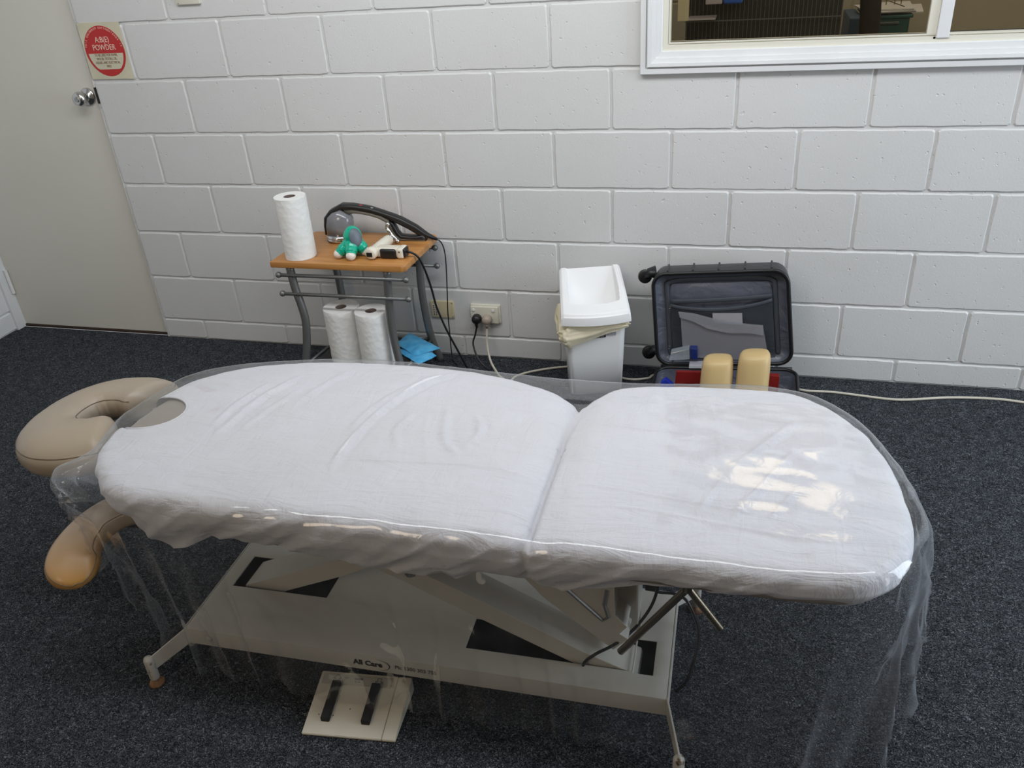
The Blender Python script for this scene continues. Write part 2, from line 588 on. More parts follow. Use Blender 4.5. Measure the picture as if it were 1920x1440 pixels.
def block_face(mb, x0, x1, z0, z1, mapf, seed):
    """one block: wavy rounded outline, chamfer back into the raked joint"""
    r_ = random.Random(seed)  # near-black sheet standing in for the shade inside the tray slots
    g = 0.0045
    x0 += g; x1 -= g; z0 += g; z1 -= g
    if x1 - x0 < 0.01 or z1 - z0 < 0.01: return
    pts = []
    rc = 0.006
    nx = max(2, int((x1 - x0) / 0.03)); nz = max(2, int((z1 - z0) / 0.03))
    def jit(): return (r_.random() - 0.5) * 0.0022
    for i in range(nx + 1):
        x = x0 + rc + (x1 - x0 - 2 * rc) * i / nx
        pts.append((x, z0 + jit()))
    for i in range(nz + 1):
        pts.append((x1 + jit(), z0 + rc + (z1 - z0 - 2 * rc) * i / nz))
    for i in range(nx + 1):
        pts.append((x1 - rc - (x1 - x0 - 2 * rc) * i / nx, z1 + jit()))
    for i in range(nz + 1):
        pts.append((x0 + jit(), z1 - rc - (z1 - z0 - 2 * rc) * i / nz))
    cx, cz = (x0 + x1) / 2, (z0 + z1) / 2
    n = len(pts)
    V = []; F = []
    tilt = (r_.random() - 0.5) * 0.0016
    off = (r_.random() - 0.5) * 0.0014
    for k, (ins, dep) in enumerate([(-0.0015, 0.0062), (0.0006, 0.0022), (0.0030, 0.0)]):
        for (x, z) in pts:
            ax = min(1, max(-1, (x - cx) / ((x1 - x0) / 2))); az = min(1, max(-1, (z - cz) / ((z1 - z0) / 2)))
            ex = ins * (ax if abs(ax) > 0.93 else 0); ez = ins * (az if abs(az) > 0.86 else 0)
            V.append(mapf(x - ex, dep + (off + tilt * az if k else 0), z - ez))
    for k in range(2):
        for i in range(n):
            j = (i + 1) % n
            F.append((k * n + i, k * n + j, (k + 1) * n + j, (k + 1) * n + i))
    F.append(tuple(2 * n + i for i in range(n)))
    mb.add(V, F)


def block_wall(mb, xa, xb, zt, mapf, holes=(), phase=0.0, wavy=True):
    rows = [(0.0, H0)] + [(H0 + BH * i, H0 + BH * (i + 1)) for i in range(int((zt - H0) / BH) + 1)]
    for ri, (z0, z1) in enumerate(rows):
        z1 = min(z1, zt)
        if z1 - z0 < 0.02: continue
        off = phase + (0.0 if ri % 2 == 0 else 0.2)
        k = math.floor((xa - off) / BL)
        x = off + k * BL
        while x < xb:
            a, b_ = max(x, xa), min(x + BL, xb)
            pieces = [(a, b_, z0, z1)]
            for (hx0, hx1, hz0, hz1) in holes:
                npz = []
                for (p0, p1, q0, q1) in pieces:
                    if p1 <= hx0 or p0 >= hx1 or q1 <= hz0 or q0 >= hz1:
                        npz.append((p0, p1, q0, q1)); continue
                    if p0 < hx0: npz.append((p0, hx0, q0, q1)); p0 = hx0
                    if p1 > hx1: npz.append((hx1, p1, q0, q1)); p1 = hx1
                    if q0 < hz0: npz.append((p0, p1, q0, hz0))
                    if q1 > hz1: npz.append((p0, p1, hz1, q1))
                pieces = npz
            for (p0, p1, q0, q1) in pieces:
                block_face(mb, p0, p1, q0, q1, mapf, hash((ri, round(x * 10), round(p0 * 100), round(q0 * 100))) & 0xffff)
            x += BL


wb = MB()
ZT = 2.491
wmap = lambda x, d, z: (x, d, z)
block_wall(wb, XL, 3.4, ZT, wmap, [(WX0, WX1, WZ0, WZ1)])
mo = 0.0052   # mortar depth
for (a, b_, c, d) in [(XL, WX0, 0, ZT), (WX0, WX1, 0, WZ0), (WX0, WX1, WZ1, ZT), (WX1, 3.4, 0, ZT)]:
    wb.add([(a, mo, c), (b_, mo, c), (b_, mo, d), (a, mo, d)], [(0, 1, 2, 3)])
# wall thickness: reveals of the window, left end, back
wb.add([(WX0, mo, WZ0), (WX1, mo, WZ0), (WX1, 0.19, WZ0), (WX0, 0.19, WZ0)], [(0, 1, 2, 3)])
wb.add([(WX0, mo, WZ0), (WX0, 0.19, WZ0), (WX0, 0.19, WZ1), (WX0, mo, WZ1)], [(0, 1, 2, 3)])
wb.add([(WX1, mo, WZ0), (WX1, 0.19, WZ0), (WX1, 0.19, WZ1), (WX1, mo, WZ1)], [(3, 2, 1, 0)])
wb.add([(WX0, mo, WZ1), (WX1, mo, WZ1), (WX1, 0.19, WZ1), (WX0, 0.19, WZ1)], [(3, 2, 1, 0)])
wb.add([(XL, 0.0, 0), (XL, 0.0, ZT), (XL, 0.19, ZT), (XL, 0.19, 0)], [(0, 1, 2, 3)])
for (a, b_, c, d) in [(XL, WX0, 0, ZT), (WX0, WX1, 0, WZ0), (WX0, WX1, WZ1, ZT), (WX1, 3.4, 0, ZT)]:
    wb.add([(a, 0.19, c), (b_, 0.19, c), (b_, 0.19, d), (a, 0.19, d)], [(3, 2, 1, 0)])
# over the door
wb.add([(XWL, 0.0, 2.07), (XL, 0.0, 2.07), (XL, 0.0, ZT), (XWL, 0.0, ZT)], [(0, 1, 2, 3)])
tag(wb.build('wall_back', M['block_paint'], recalc=False), kind='structure')

wl = MB()
lmap = lambda x, d, z: (XWL - d, x, z)
block_wall(wl, -4.6, 0.0, ZT, lmap, phase=0.07)
wl.add([(XWL - mo, -4.6, 0), (XWL - mo, 0.06, 0), (XWL - mo, 0.06, ZT), (XWL - mo, -4.6, ZT)], [(0, 1, 2, 3)])
tag(wl.build('wall_left', M['white_paint']), kind='structure')

# the rest of the room, behind and beside the photographer
tag(MB().box(XWL - 0.1, 4.1, -4.72, -4.60, 0.0, 3.0).build('wall_front', M['brown_panel']), kind='structure')
wr_ = MB()
wr_.box(4.0, 4.1, -4.6, -3.4, 0.0, 3.0); wr_.box(4.0, 4.1, -0.45, 0.0, 0.0, 3.0); wr_.box(4.0, 4.1, -3.4, -0.45, 2.65, 3.0); wr_.box(4.0, 4.1, -3.4, -0.45, 0.0, 0.25)
wr_.box(3.4, 4.1, 0.0, 0.19, 0.0, 3.0)
tag(wr_.build('wall_right', M['block_paint']), kind='structure')
ce = MB(); ce.box(XWL - 0.1, 4.1, -4.72, 0.19, 2.98, 3.05)
tag(ce.build('ceiling', M['ceiling_white']), kind='structure')
up_ = MB(); up_.box(XWL - 0.1, 3.4, 0.0, 0.19, ZT, 3.0); up_.box(XWL - 0.1, XWL, -4.6, 0.0, ZT - 0.002, 3.0)
tag(up_.build('trim_2', M['block_paint']), kind='structure')

# neighbouring room seen through the window
wf = MB()
FY = 2.0
fmap = lambda x, d, z: (x, FY + d, z)
block_wall(wf, -0.6, 4.4, 2.4, fmap, phase=0.1)
wf.add([(-0.6, FY + mo, 0), (4.4, FY + mo, 0), (4.4, FY + mo, 2.4), (-0.6, FY + mo, 2.4)], [(0, 1, 2, 3)])
tag(wf.build('wall_far', M['tan_wall']), kind='structure')
fl = MB()
fl.add([(-0.6, 0.2, 0), (4.4, 0.2, 0), (4.4, FY, 0), (-0.6, FY, 0)], [(0, 1, 2, 3)])
tag(fl.build('floor_far', M['carpet']), kind='structure')

# ---- door
dr = tag(bpy.data.objects.new('door_1', None), kind='structure')
COL.objects.link(dr); dr.location = (-2.2, 0.02, 0)
MB().box(-2.598, XL - 0.004, 0.020, 0.058, 0.012, 2.05, 0.0015).build('door_panel', M['door'], dr)
kb = MB()
kc = (-1.860, 0.02, 1.034)
kb.lathe([(0.0335, 0), (0.0335, 0.003), (0.030, 0.008), (0.016, 0.011), (0.013, 0.022), (0.018, 0.032), (0.0265, 0.042), (0.0275, 0.052), (0.023, 0.062), (0.013, 0.0665), (0.0105, 0.0655), (0.0, 0.0655)], kc, (0, -1, 0), 36)
knob = kb.build('door_knob', M['steel'], dr, smooth=True)
MB().lathe([(0.0085, 0.0655), (0.0085, 0.0685), (0.0, 0.0685)], kc, (0, -1, 0), 20).build('knob_button', M['hinge'], knob, smooth=False)
MB().box(XL - 0.0035, XL + 0.003, -0.0012, 0.05, 1.010, 1.070, 0.0008).build('latch_plate', M['black_rubber'], dr)
hg = MB()
hg.tube([(-2.592, 0.010, 0.17), (-2.592, 0.010, 0.285)], 0.008, 14)
hg.box(-2.612, -2.592, 0.006, 0.016, 0.172, 0.283, 0.001)
hg.build('hinge', M['white_plastic'], dr, auto=40)
fr_ = MB()
fr_.box(-2.613, -2.599, -0.030, 0.060, 0.0, 2.06, 0.0015)
tag(fr_.build('trim_1', M['white_paint']), kind='structure')

tag(MB().box(XWL, XL, 0.015, 0.12, 0.0, 0.011, 0.001).build('trim_3', M['threshold']), kind='structure')
tag(MB().box(XWL, XL, 0.15, 0.19, 0.0, 2.1).build('door_light_block', M['threshold']), kind='structure')  # unseen backing added to stop light leaking in around the door

# ---- window
wn = tag(bpy.data.objects.new('window_1', None), kind='structure')
COL.objects.link(wn); wn.location = (WX0, 0.0, WZ0)


def ring_profile(mb, x0, x1, z0, z1, prof):
    """picture-frame moulding: prof = list of (inset from the outer edge, y)"""
    V = []; F = []
    n = len(prof)
    for (i_, y) in prof:
        V += [(x0 + i_, y, z0 + i_), (x1 - i_, y, z0 + i_), (x1 - i_, y, z1 - i_), (x0 + i_, y, z1 - i_)]
    for k in range(n - 1):
        for c in range(4):
            d = (c + 1) % 4
            F.append((k * 4 + c, k * 4 + d, (k + 1) * 4 + d, (k + 1) * 4 + c))
    mb.add(V, F)


ar = MB()
ring_profile(ar, 0.297, 2.36, 1.070, 2.17, [(0, 0.002), (0, -0.020), (0.002, -0.022), (0.017, -0.022), (0.018, -0.014), (0.021, -0.014), (0.022, -0.026), (0.024, -0.028),
                                            (0.034, -0.027), (0.0345, -0.023), (0.037, -0.0225), (0.048, -0.020), (0.0485, -0.016), (0.051, -0.0155), (0.066, -0.013), (0.068, -0.011), (0.068, 0.05)])
ar.build('architrave', M['white_paint'], wn)
sf = MB()
ring_profile(sf, 0.363, 2.294, 1.136, 2.104, [(0, -0.006), (0.0185, -0.006), (0.0190, 0.0), (0.021, 0.0), (0.0215, -0.004), (0.025, -0.004), (0.026, 0.010), (0.026, 0.03)])
sf.build('window_frame', M['cream_alu'], wn)
sh = MB()
sh.box(1.150, 1.184, -0.012, 0.016, 1.150, 2.09, 0.002)
sh.build('sash_stile', M['white_paint'], wn)
MB().box(1.124, 1.150, -0.004, 0.014, 1.158, 2.09, 0.0015).build('sash_stile', M['cream_alu'], wn)
MB().lathe([(0.0035, 0), (0.0035, 0.002), (0, 0.002)], (1.146, -0.004, 1.150), (0, -1, 0), 12).build('sash_screw', M['hinge'], wn)
MB().box(1.184, 2.28, 0.016, 0.020, 1.157, 1.164, 0.0).build('glazing_seal', M['black_rubber'], wn)
MB().box(0.385, 1.13, 0.004, 0.008, 1.1585, 1.163, 0.0).build('glazing_seal', M['black_rubber'], wn)
MB().box(0.386, 1.13, 0.006, 0.011, 1.158, 2.085).build('glass_pane', M['window_glass'], wn)
MB().box(1.18, 2.275, 0.018, 0.023, 1.158, 2.085).build('glass_pane', M['window_glass'], wn)

# ---- things in the room behind the glass
cg = root('wire_cage_cabinet', (0.72, 0.72, 0), 'tall black cabinet with pale vertical wires seen through the window glass', 'cabinet')
MB().box(0.374, 0.955, 0.80, 1.20, 0.0, 1.55, 0.004).build('body', M['cage_black'], cg)
cw = MB()
for i in range(38):
    x = 0.380 + i * 0.0154
    cw.box(x - 0.0009, x + 0.0009, 0.768, 0.770, 0.7, 1.55)
for z in (1.130,):
    cw.box(0.374, 0.955, 0.766, 0.7675, z, z + 0.004)
cw.build('wire_front', M['cage_wire'], cg)
t = tag(MB().box(0.453, 0.514, 0.700, 0.76, 1.198, 1.30, 0.003).build('pink_card', M['card_pink'], origin=(0.5, 0.73, 1.2)), 'pale pink card in front of the black cabinet, beside the blue package', 'card')
t = tag(MB().box(0.517, 0.590, 0.700, 0.76, 1.196, 1.30, 0.012, 3).build('blue_package', M['screen_blue'], origin=(0.6, 0.73, 1.2)), 'bright blue package at the top left behind the window glass', 'package')
t = tag(MB().box(0.392, 0.494, 0.66, 0.765, 1.148, 1.154, 0.001).build('shelf_ledge', M['card_pink'], origin=(0.5, 0.7, 1.14)), 'thin pale ledge in front of the black cabinet behind the glass', 'shelf')
t = tag(MB().box(0.356, 0.396, 0.62, 0.66, 1.152, 1.42, 0.003).build('tan_panel', M['yellow_plastic'], origin=(0.36, 0.64, 1.1)), 'upright tan board at the left edge behind the window glass', 'board')
ch = root('office_chair', (1.16, 1.05, 0), 'dark brown high chair back behind the window, in front of the teal crate', 'chair')
cb = MB()
cb.tube(catmull([(1.100, 1.15, 0.70), (1.098, 1.14, 0.95), (1.090, 1.10, 1.08), (1.076, 1.06, 1.20), (1.07, 1.04, 1.42)], 5), 0.040, 20, ry=0.022, up=(1, 0, 0))
cb.build('backrest', M['seat_dark'], ch, smooth=True)
MB().tube([(1.125, 1.17, 0.0), (1.125, 1.17, 0.75)], 0.025, 12).build('post', M['seat_dark'], ch, smooth=True)
cr = root('storage_crate', (1.27, 1.5, 0.0), 'dark teal plastic crate holding papers behind the window', 'crate')
cc = MB()
V = []
cc.box(1.115, 1.290, 1.42, 1.78, 0.62, 1.048, 0.008)
cc.box(1.105, 1.300, 1.41, 1.79, 1.040, 1.054, 0.004)
cc.build('body', M['crate_teal'], cr)
MB().box(1.16, 1.245, 1.404, 1.412, 1.018, 1.028, 0.002).build('handle_slot', M['cage_wire'], cr)
tag(MB().box(1.045, 1.100, 1.44, 1.8, 0.62, 1.045, 0.006).build('blue_crate', M['crate_blue'], origin=(1.05, 1.6, 0.62)), 'dull blue crate left of the teal crate behind the glass', 'crate')
tag(MB().box(0.9, 2.9, 1.38, 1.95, 0.58, 0.618, 0.003).build('back_bench', M['seat_dark'], origin=(1.2, 1.6, 0.58)), 'dark bench under the crates in the room behind the window', 'bench')
pp = MB()
for i, (x0, x1, a) in enumerate([(1.12, 1.34, 0.03), (1.11, 1.31, -0.03), (1.13, 1.30, 0.02)]):
    z = 1.058 + i * 0.007
    pp.add([(x0, 1.42 + a, z), (x1, 1.42, z), (x1 + a, 1.70, z + 0.002), (x0 + a, 1.70, z + 0.002)], [(0, 1, 2, 3)])
    pp.add([(x0, 1.42 + a, z + 0.005), (x1, 1.42, z + 0.005), (x1 + a, 1.70, z + 0.007), (x0 + a, 1.70, z + 0.007)], [(0, 1, 2, 3)])
    pp.add([(x0, 1.42 + a, z), (x1, 1.42, z), (x1, 1.42, z + 0.005), (x0, 1.42 + a, z + 0.005)], [(0, 1, 2, 3)])
tag(pp.build('loose_papers', M['paper_white'], origin=(1.25, 1.5, 1.056)), 'loose papers lying on the teal crate behind the window', 'papers')
ws = MB()
for x in (1.20, 1.235, 1.262):
    ws.tube([(x, 1.55, 1.082), (x + 0.006, 1.55, 1.34)], 0.0022, 6)
for z in (1.15, 1.22, 1.30):
    ws.tube([(1.20, 1.55, z), (1.266, 1.55, z)], 0.0018, 6)
ws.tube([(1.13, 1.50, 1.13), (1.265, 1.45, 1.082)], 0.002, 6)
tag(ws.build('wire_file_stand', M['bronze_rod'], origin=(1.23, 1.55, 1.08)), 'thin wire file stand on the papers behind the glass', 'stand')

# ------------------------------------------------------------------ extinguisher sign
sg = root('extinguisher_sign', (-1.712, -0.001, 1.2), 'aged cream wall sign with red disc reading A:B(E) POWDER beside the door', 'sign')
sp_ = MB()
sp_.prism([(-1.797, -0.0005, 1.1005), (-1.640, -0.0005, 1.0995), (-1.611, -0.0005, 1.0985), (-1.612, -0.0005, 1.2985), (-1.797, -0.0005, 1.2995)], (0, -0.0015, 0))
sp_.build('backing', M['sign_paper'], sg)
scx, scz, sr = -1.7045, 1.199, 0.0865


def disc(mb, cx, cz, r0, y, a0=0, a1=2 * PI, th=0.0004, n=64, rin=None):
    pts = [(cx + r0 * math.cos(a0 + (a1 - a0) * i / n), y, cz + r0 * 1.03 * math.sin(a0 + (a1 - a0) * i / n)) for i in range(n + (0 if a1 - a0 > 6.28 else 1))]
    mb.prism(pts, (0, -th, 0))


d_ = MB(); disc(d_, scx, scz, sr, -0.0021); d_.build('red_disc', M['sign_red'], sg)
d_ = MB()
pts = []
yb = -0.0026
rr = 0.0765
for i in range(21):     # lower pale panel: chord at top, cut off flat at the bottom
    a = math.radians(184 + (172) * i / 20)
    z = scz + rr * 1.03 * math.sin(a) - 0.002
    x = scx + rr * math.cos(a)
    z = max(z, scz - 0.064)
    pts.append((x, yb, z))
d_.prism(pts, (0, -0.0003, 0))
d_.build('pale_panel', M['sign_paper'], sg)
for body, sz, zz in (('A:B(E)', 0.030, 1.2305), ('POWDER', 0.030, 1.2035)):
    text_mesh('lettering', body, sz * 0.93, frame4((scx, -0.0028, zz), (1, 0, 0), (0, 0, 1)) @ Matrix.Diagonal((0.86, 1, 1, 1)), M['sign_pale'], sg)
for i, body in enumerate(('TO BE USED FOR PAPER,', 'WOOD, TEXTILE, OIL,', 'LIQUID, AND ELECTRICAL', 'FIRES')):
    text_mesh('small_lettering', body, 0.0125, frame4((scx, -0.0031, 1.1815 - i * 0.0132), (1, 0, 0), (0, 0, 1)) @ Matrix.Diagonal((0.74, 1, 1, 1)), M['sign_text'], sg)
arc = 'THIS COLOURED EXTINGUISHER IS'
for i, chh in enumerate(arc):
    if chh == ' ': continue
    a = math.radians(168 - 156 * i / (len(arc) - 1))
    R_ = 0.0765
    o_ = (scx + R_ * math.cos(a), -0.0028, scz + R_ * 1.03 * math.sin(a))
    tx = Vector((math.sin(a), 0, -math.cos(a) * 1.1)); ty = Vector((math.cos(a), 0, math.sin(a)))
    text_mesh('arc_lettering', chh, 0.0095, frame4(o_, tx, ty), M['sign_pale'], sg)

# ------------------------------------------------------------------ electrical plates
sw = root('light_switch', (-1.296, 0, 1.345), 'cream switch plate cut off at the top edge of the picture', 'switch')
MB().box(-1.345, -1.249, -0.012, 0.001, 1.343, 1.46, 0.003).build('plate', M['outlet_white'], sw, auto=40)
MB().lathe([(0.002, 0), (0.002, 0.001), (0, 0.001)], (-1.335, -0.012, 1.348), (0, -1, 0), 10).build('screw', M['hinge'], sw)
bp_ = root('phone_outlet', (-0.475, 0, 0.205), 'aged tan wall plate with perforated insert, left of the power outlet', 'outlet')
MB().box(-0.523, -0.427, -0.009, 0.001, 0.170, 0.240, 0.0025).build('plate', M['yellow_plastic'], bp_, auto=40)
MB().box(-0.516, -0.492, -0.0105, -0.008, 0.178, 0.226, 0.001).build('insert', M['outlet_white'], bp_)
hh = MB()
for i in range(2):
    for j in range(5):
        hh.box(-0.512 + i * 0.0095, -0.506 + i * 0.0095, -0.0112, -0.0100, 0.182 + j * 0.009, 0.187 + j * 0.009)
hh.build('contact_holes', M['sign_text'], bp_)
for x in (-0.4325,):
    for z in (0.176, 0.234):
        MB().lathe([(0.0022, 0), (0.0022, 0.001), (0, 0.001)], (x, -0.009, z), (0, -1, 0), 10).build('screw', M['hinge'], bp_)
po = root('power_outlet', (-0.295, 0, 0.195), 'white double power outlet low on the block wall with two plugs in it', 'outlet')
MB().box(-0.356, -0.236, -0.010, 0.001, 0.158, 0.234, 0.003).build('plate', M['outlet_white'], po, auto=40)
MB().box(-0.354, -0.243, -0.019, -0.009, 0.160, 0.228, 0.003).build('cover', M['outlet_white'], po, auto=40)
for x in (-0.342, -0.262):
    MB().lathe([(0.0065, 0), (0.0065, 0.0025), (0.004, 0.0035), (0, 0.0035)], (x, -0.019, 0.2145), (0, -1, 0), 16).build('switch', M['white_plastic'], po)


def plug(nm, x, z, mat, cmat, cord, label, cat, r=0.0195, cr_=0.0036):
    p = root(nm, (x, -0.02, z), label, cat)
    MB().lathe([(r * 0.92, 0.0), (r, 0.003), (r, 0.014), (r * 0.86, 0.023), (r * 0.5, 0.0285), (0, 0.030)], (x, -0.0195, z), (0, -1, 0), 28).build('plug_body', mat, p, smooth=True)
    b2 = MB()
    b2.tube([(x, -0.036, z - 0.006), (x, -0.037, z - 0.018), (x, -0.036, z - 0.034)], [0.008, 0.0072, 0.0048], 12)
    b2.build('cord_sleeve', mat, p, smooth=True)
    MB().tube(catmull([(x, -0.036, z - 0.030)] + cord, 8), cr_, 10).build('cord', cmat, p, smooth=True)
    return p


plug('black_power_plug', -0.3285, 0.181, M['tool_black'], M['black_cable'],
     [(-0.335, -0.045, 0.12), (-0.342, -0.06, 0.085), (-0.315, -0.09, 0.035), (-0.270, -0.115, 0.006), (-0.225, -0.17, 0.005), (-0.18, -0.30, 0.005), (-0.12, -0.5, 0.005), (-0.05, -0.8, 0.005)],
     'round black plug with black cord in the left socket of the outlet', 'plug')
plug('beige_power_plug', -0.287, 0.180, M['beige_plug'], M['cream_cable'],
     [(-0.289, -0.040, 0.12), (-0.286, -0.055, 0.075), (-0.268, -0.085, 0.03), (-0.235, -0.125, 0.006), (-0.205, -0.165, 0.005), (-0.165, -0.19, 0.005), (-0.150, -0.150, 0.005), (-0.10, -0.105, 0.005),
      (0.004, -0.055, 0.005), (0.12, -0.035, 0.005), (0.262, -0.110, 0.005), (0.345, -0.095, 0.005), (0.385, -0.06, 0.005), (0.62, -0.025, 0.005), (0.84, -0.085, 0.005), (0.9, -0.108, 0.005), (0.992, -0.106, 0.005), (1.097, -0.119, 0.005),
      (1.170, -0.128, 0.005), (1.233, -0.124, 0.005), (1.372, -0.089, 0.005), (1.506, -0.077, 0.005), (1.60, -0.088, 0.005), (1.8, -0.13, 0.005)],
     'beige plug whose long cream cable runs along the wall behind the bin and suitcase', 'plug', cr_=0.0045)

# ------------------------------------------------------------------ side table
TZ = 0.52
tb = root('side_table', (-0.70, -0.215, 0), 'small honey wood side table with curved grey metal legs against the block wall', 'table')
tp = MB()
z0, z1 = TZ - 0.022, TZ
tp.prism([(-0.978, -0.350, z0), (-0.472, -0.350, z0), (-0.460, -0.336, z0), (-0.452, -0.036, z0), (-0.468, -0.016, z0), (-0.955, -0.020, z0), (-0.965, -0.040, z0)], (0, 0, z1 - z0), 0.0035, 2)
tp.build('tabletop', M['wood'], tb, auto=40)
legc = {
    (0, 0): [(-0.893, -0.362, 0.498), (-0.888, -0.362, 0.427), (-0.878, -0.362, 0.365), (-0.873, -0.362, 0.297), (-0.884, -0.366, 0.21), (-0.902, -0.374, 0.12), (-0.925, -0.385, 0.0)],
    (1, 0): [(-0.520, -0.362, 0.498), (-0.528, -0.362, 0.419), (-0.534, -0.362, 0.341), (-0.533, -0.362, 0.250), (-0.522, -0.366, 0.150), (-0.508, -0.374, 0.07), (-0.492, -0.385, 0.0)],
    (1, 1): [(-0.516, -0.066, 0.498), (-0.522, -0.066, 0.419), (-0.527, -0.066, 0.341), (-0.526, -0.066, 0.255), (-0.519, -0.064, 0.150), (-0.508, -0.058, 0.07), (-0.490, -0.050, 0.0)],
    (0, 1): [(-0.882, -0.066, 0.498), (-0.877, -0.066, 0.419), (-0.872, -0.066, 0.341), (-0.872, -0.066, 0.255), (-0.880, -0.064, 0.150), (-0.895, -0.058, 0.07), (-0.915, -0.050, 0.0)]}
for k, pts in legc.items():
    if k[1] == 0:
        kx = 0.022 if k[0] == 0 else 0.0166
        pts = [(x - kx, y + 0.035, max(0.0, z - 0.016)) for x, y, z in pts]
        pts[0] = (pts[0][0], pts[0][1], 0.498)
    MB().tube(catmull(pts, 6), 0.0148, 18).build('leg', M['grey_metal'], tb, smooth=True)
for y, xa, xb, zz_ in ((-0.337, -0.957, -0.468, (0.466, 0.393)), (-0.052, -0.935, -0.460, (0.478, 0.406))):
    for z in zz_:
        rl = MB().tube([(xa, y, z), (xb, y, z)], 0.0068, 12).build('rail', M['grey_metal'], tb, smooth=True)
        for x in (xa - 0.003, xb + 0.002):
            b3 = MB(); b3.ball((x, y, z), 0.0115, 16); b3.build('rail_knob', M['grey_metal'], rl, smooth=True)
for a, b_ in (((-0.925, -0.340, 0.10), (-0.888, -0.060, 0.10)), ((-0.527, -0.340, 0.10), (-0.511, -0.060, 0.10)), ((-0.89, -0.062, 0.10), (-0.51, -0.062, 0.10))):
    MB().tube([a, b_], 0.0055, 10).build('lower_rail', M['grey_metal'], tb, smooth=True)
gs = MB()
gs.box(-0.90, -0.512, -0.365, -0.068, 0.100, 0.104, 0.001)
for i in range(9):
    pass
MB().box(-0.893, -0.519, -0.352, -0.075, 0.098, 0.103, 0.001).build('lower_shelf', M['tool_black'], tb)

# ---- towel rolls
def towel_roll(loc, R0, Hh, label, sheet=False):
    o = root('paper_towel_roll', loc, label, 'paper towel roll', 'white paper towel rolls on and under the side table')
    x, y, z = loc
    rb = MB()
    prof = [(R0 * 0.985, 0.0), (R0, 0.003)]
    for i in range(1, 9):
        prof.append((R0 * (1 + 0.006 * math.sin(i * 2.3)), Hh * i / 9))
    prof += [(R0, Hh - 0.003), (R0 * 0.985, Hh), (0.0215, Hh - 0.001), (0.0205, Hh - 0.004), (0.0205, 0.0)]
    rb.lathe(prof, loc, (0, 0, 1), 56)
    if sheet:   # loose outer ply
        V = []
        n = 24
        for i in range(n + 1):
            a = math.radians(-62 - 60 + 150 * i / n)
            rr_ = R0 + 0.0008 + 0.0022 * (i < 3) * (3 - i) / 3
            for zz in (0.002, Hh - 0.001):
                V.append((x + rr_ * math.cos(a), y + rr_ * math.sin(a), z + zz))
        rb.add(V, [(2 * i, 2 * i + 2, 2 * i + 3, 2 * i + 1) for i in range(n)])
    rb.build('roll', M['paper'], o, auto=50)
    cb_ = MB()
    cb_.lathe([(0.0203, 0.0), (0.0203, Hh - 0.0015), (0.0190, Hh - 0.0015), (0.0190, 0.002), (0.0, 0.002)], loc, (0, 0, 1), 32)
    cb_.build('cardboard_core', M['cardboard'], o, auto=50)
    return o


towel_roll((-0.885, -0.283, TZ), 0.0555, 0.222, 'paper towel roll standing on the tabletop, left of the massagers', True)
towel_roll((-0.770, -0.272, 0.1035), 0.0675, 0.218, 'left and wider of two towel rolls under the table')
towel_roll((-0.637, -0.300, 0.1035), 0.0610, 0.222, 'right one of two towel rolls under the table, half behind the leg')

# ---- blue wrapped packs on the lower shelf
bk = MB()
def pack(mb, pts, z, th, seed):
    r_ = random.Random(seed)
    n = 10
    P = [np.array(p) for p in pts]
    V = []
    for lay in (0, 1):
        for i in range(n + 1):
            for j in range(n + 1):
                s_, t_ = i / n, j / n
                q = (P[0] * (1 - s_) + P[1] * s_) * (1 - t_) + (P[3] * (1 - s_) + P[2] * s_) * t_
                e = min(s_, 1 - s_, t_, 1 - t_) * 4
                zz = z + lay * th * min(1, e + 0.15) + 0.004 * mnoise.noise(Vector((q[0] * 40, q[1] * 40, seed))) * (1 if lay else 0.2)
                if len(q) > 2: zz += q[2]
                V.append((q[0], q[1], zz))
    F = []
    m_ = (n + 1) ** 2
    for i in range(n):
        for j in range(n):
            a = i * (n + 1) + j
            F.append((a, a + 1, a + n + 2, a + n + 1)); F.append((m_ + a, m_ + a + n + 1, m_ + a + n + 2, m_ + a + 1))
    mb.add(V, F)


pack(bk, [(-0.600, -0.200), (-0.482, -0.290), (-0.438, -0.215), (-0.585, -0.075)], 0.1065, 0.007, 3)
tag(bk.build('face_mask_pack', M['blue_mask'], smooth=True, origin=(-0.52, -0.2, 0.106)), 'lower of two light blue packs sticking out beside the towel rolls', 'pack', 'light blue packs on the lower shelf')
bk = MB()
pack(bk, [(-0.630, -0.150), (-0.515, -0.240), (-0.437, -0.165), (-0.610, -0.050)], 0.1140, 0.008, 8)
tag(bk.build('face_mask_pack', M['blue_mask'], smooth=True, origin=(-0.52, -0.15, 0.115)), 'upper of two light blue packs lying on the table’s lower shelf', 'pack', 'light blue packs on the lower shelf')

# ------------------------------------------------------------------ big handheld massager
A0 = Vector((-0.821, -0.110, 0)); dirm = Vector((0.388, 0.028, 0)).normalized(); nm_ = Vector((-dirm.y, dirm.x, 0))
def mp(s_, z, o=0.0): return A0 + dirm * s_ + nm_ * o + Vector((0, 0, z))


ms = root('handheld_massager', (-0.68, -0.1, TZ), 'large black and grey arched handheld massager lying across the side table', 'massager')


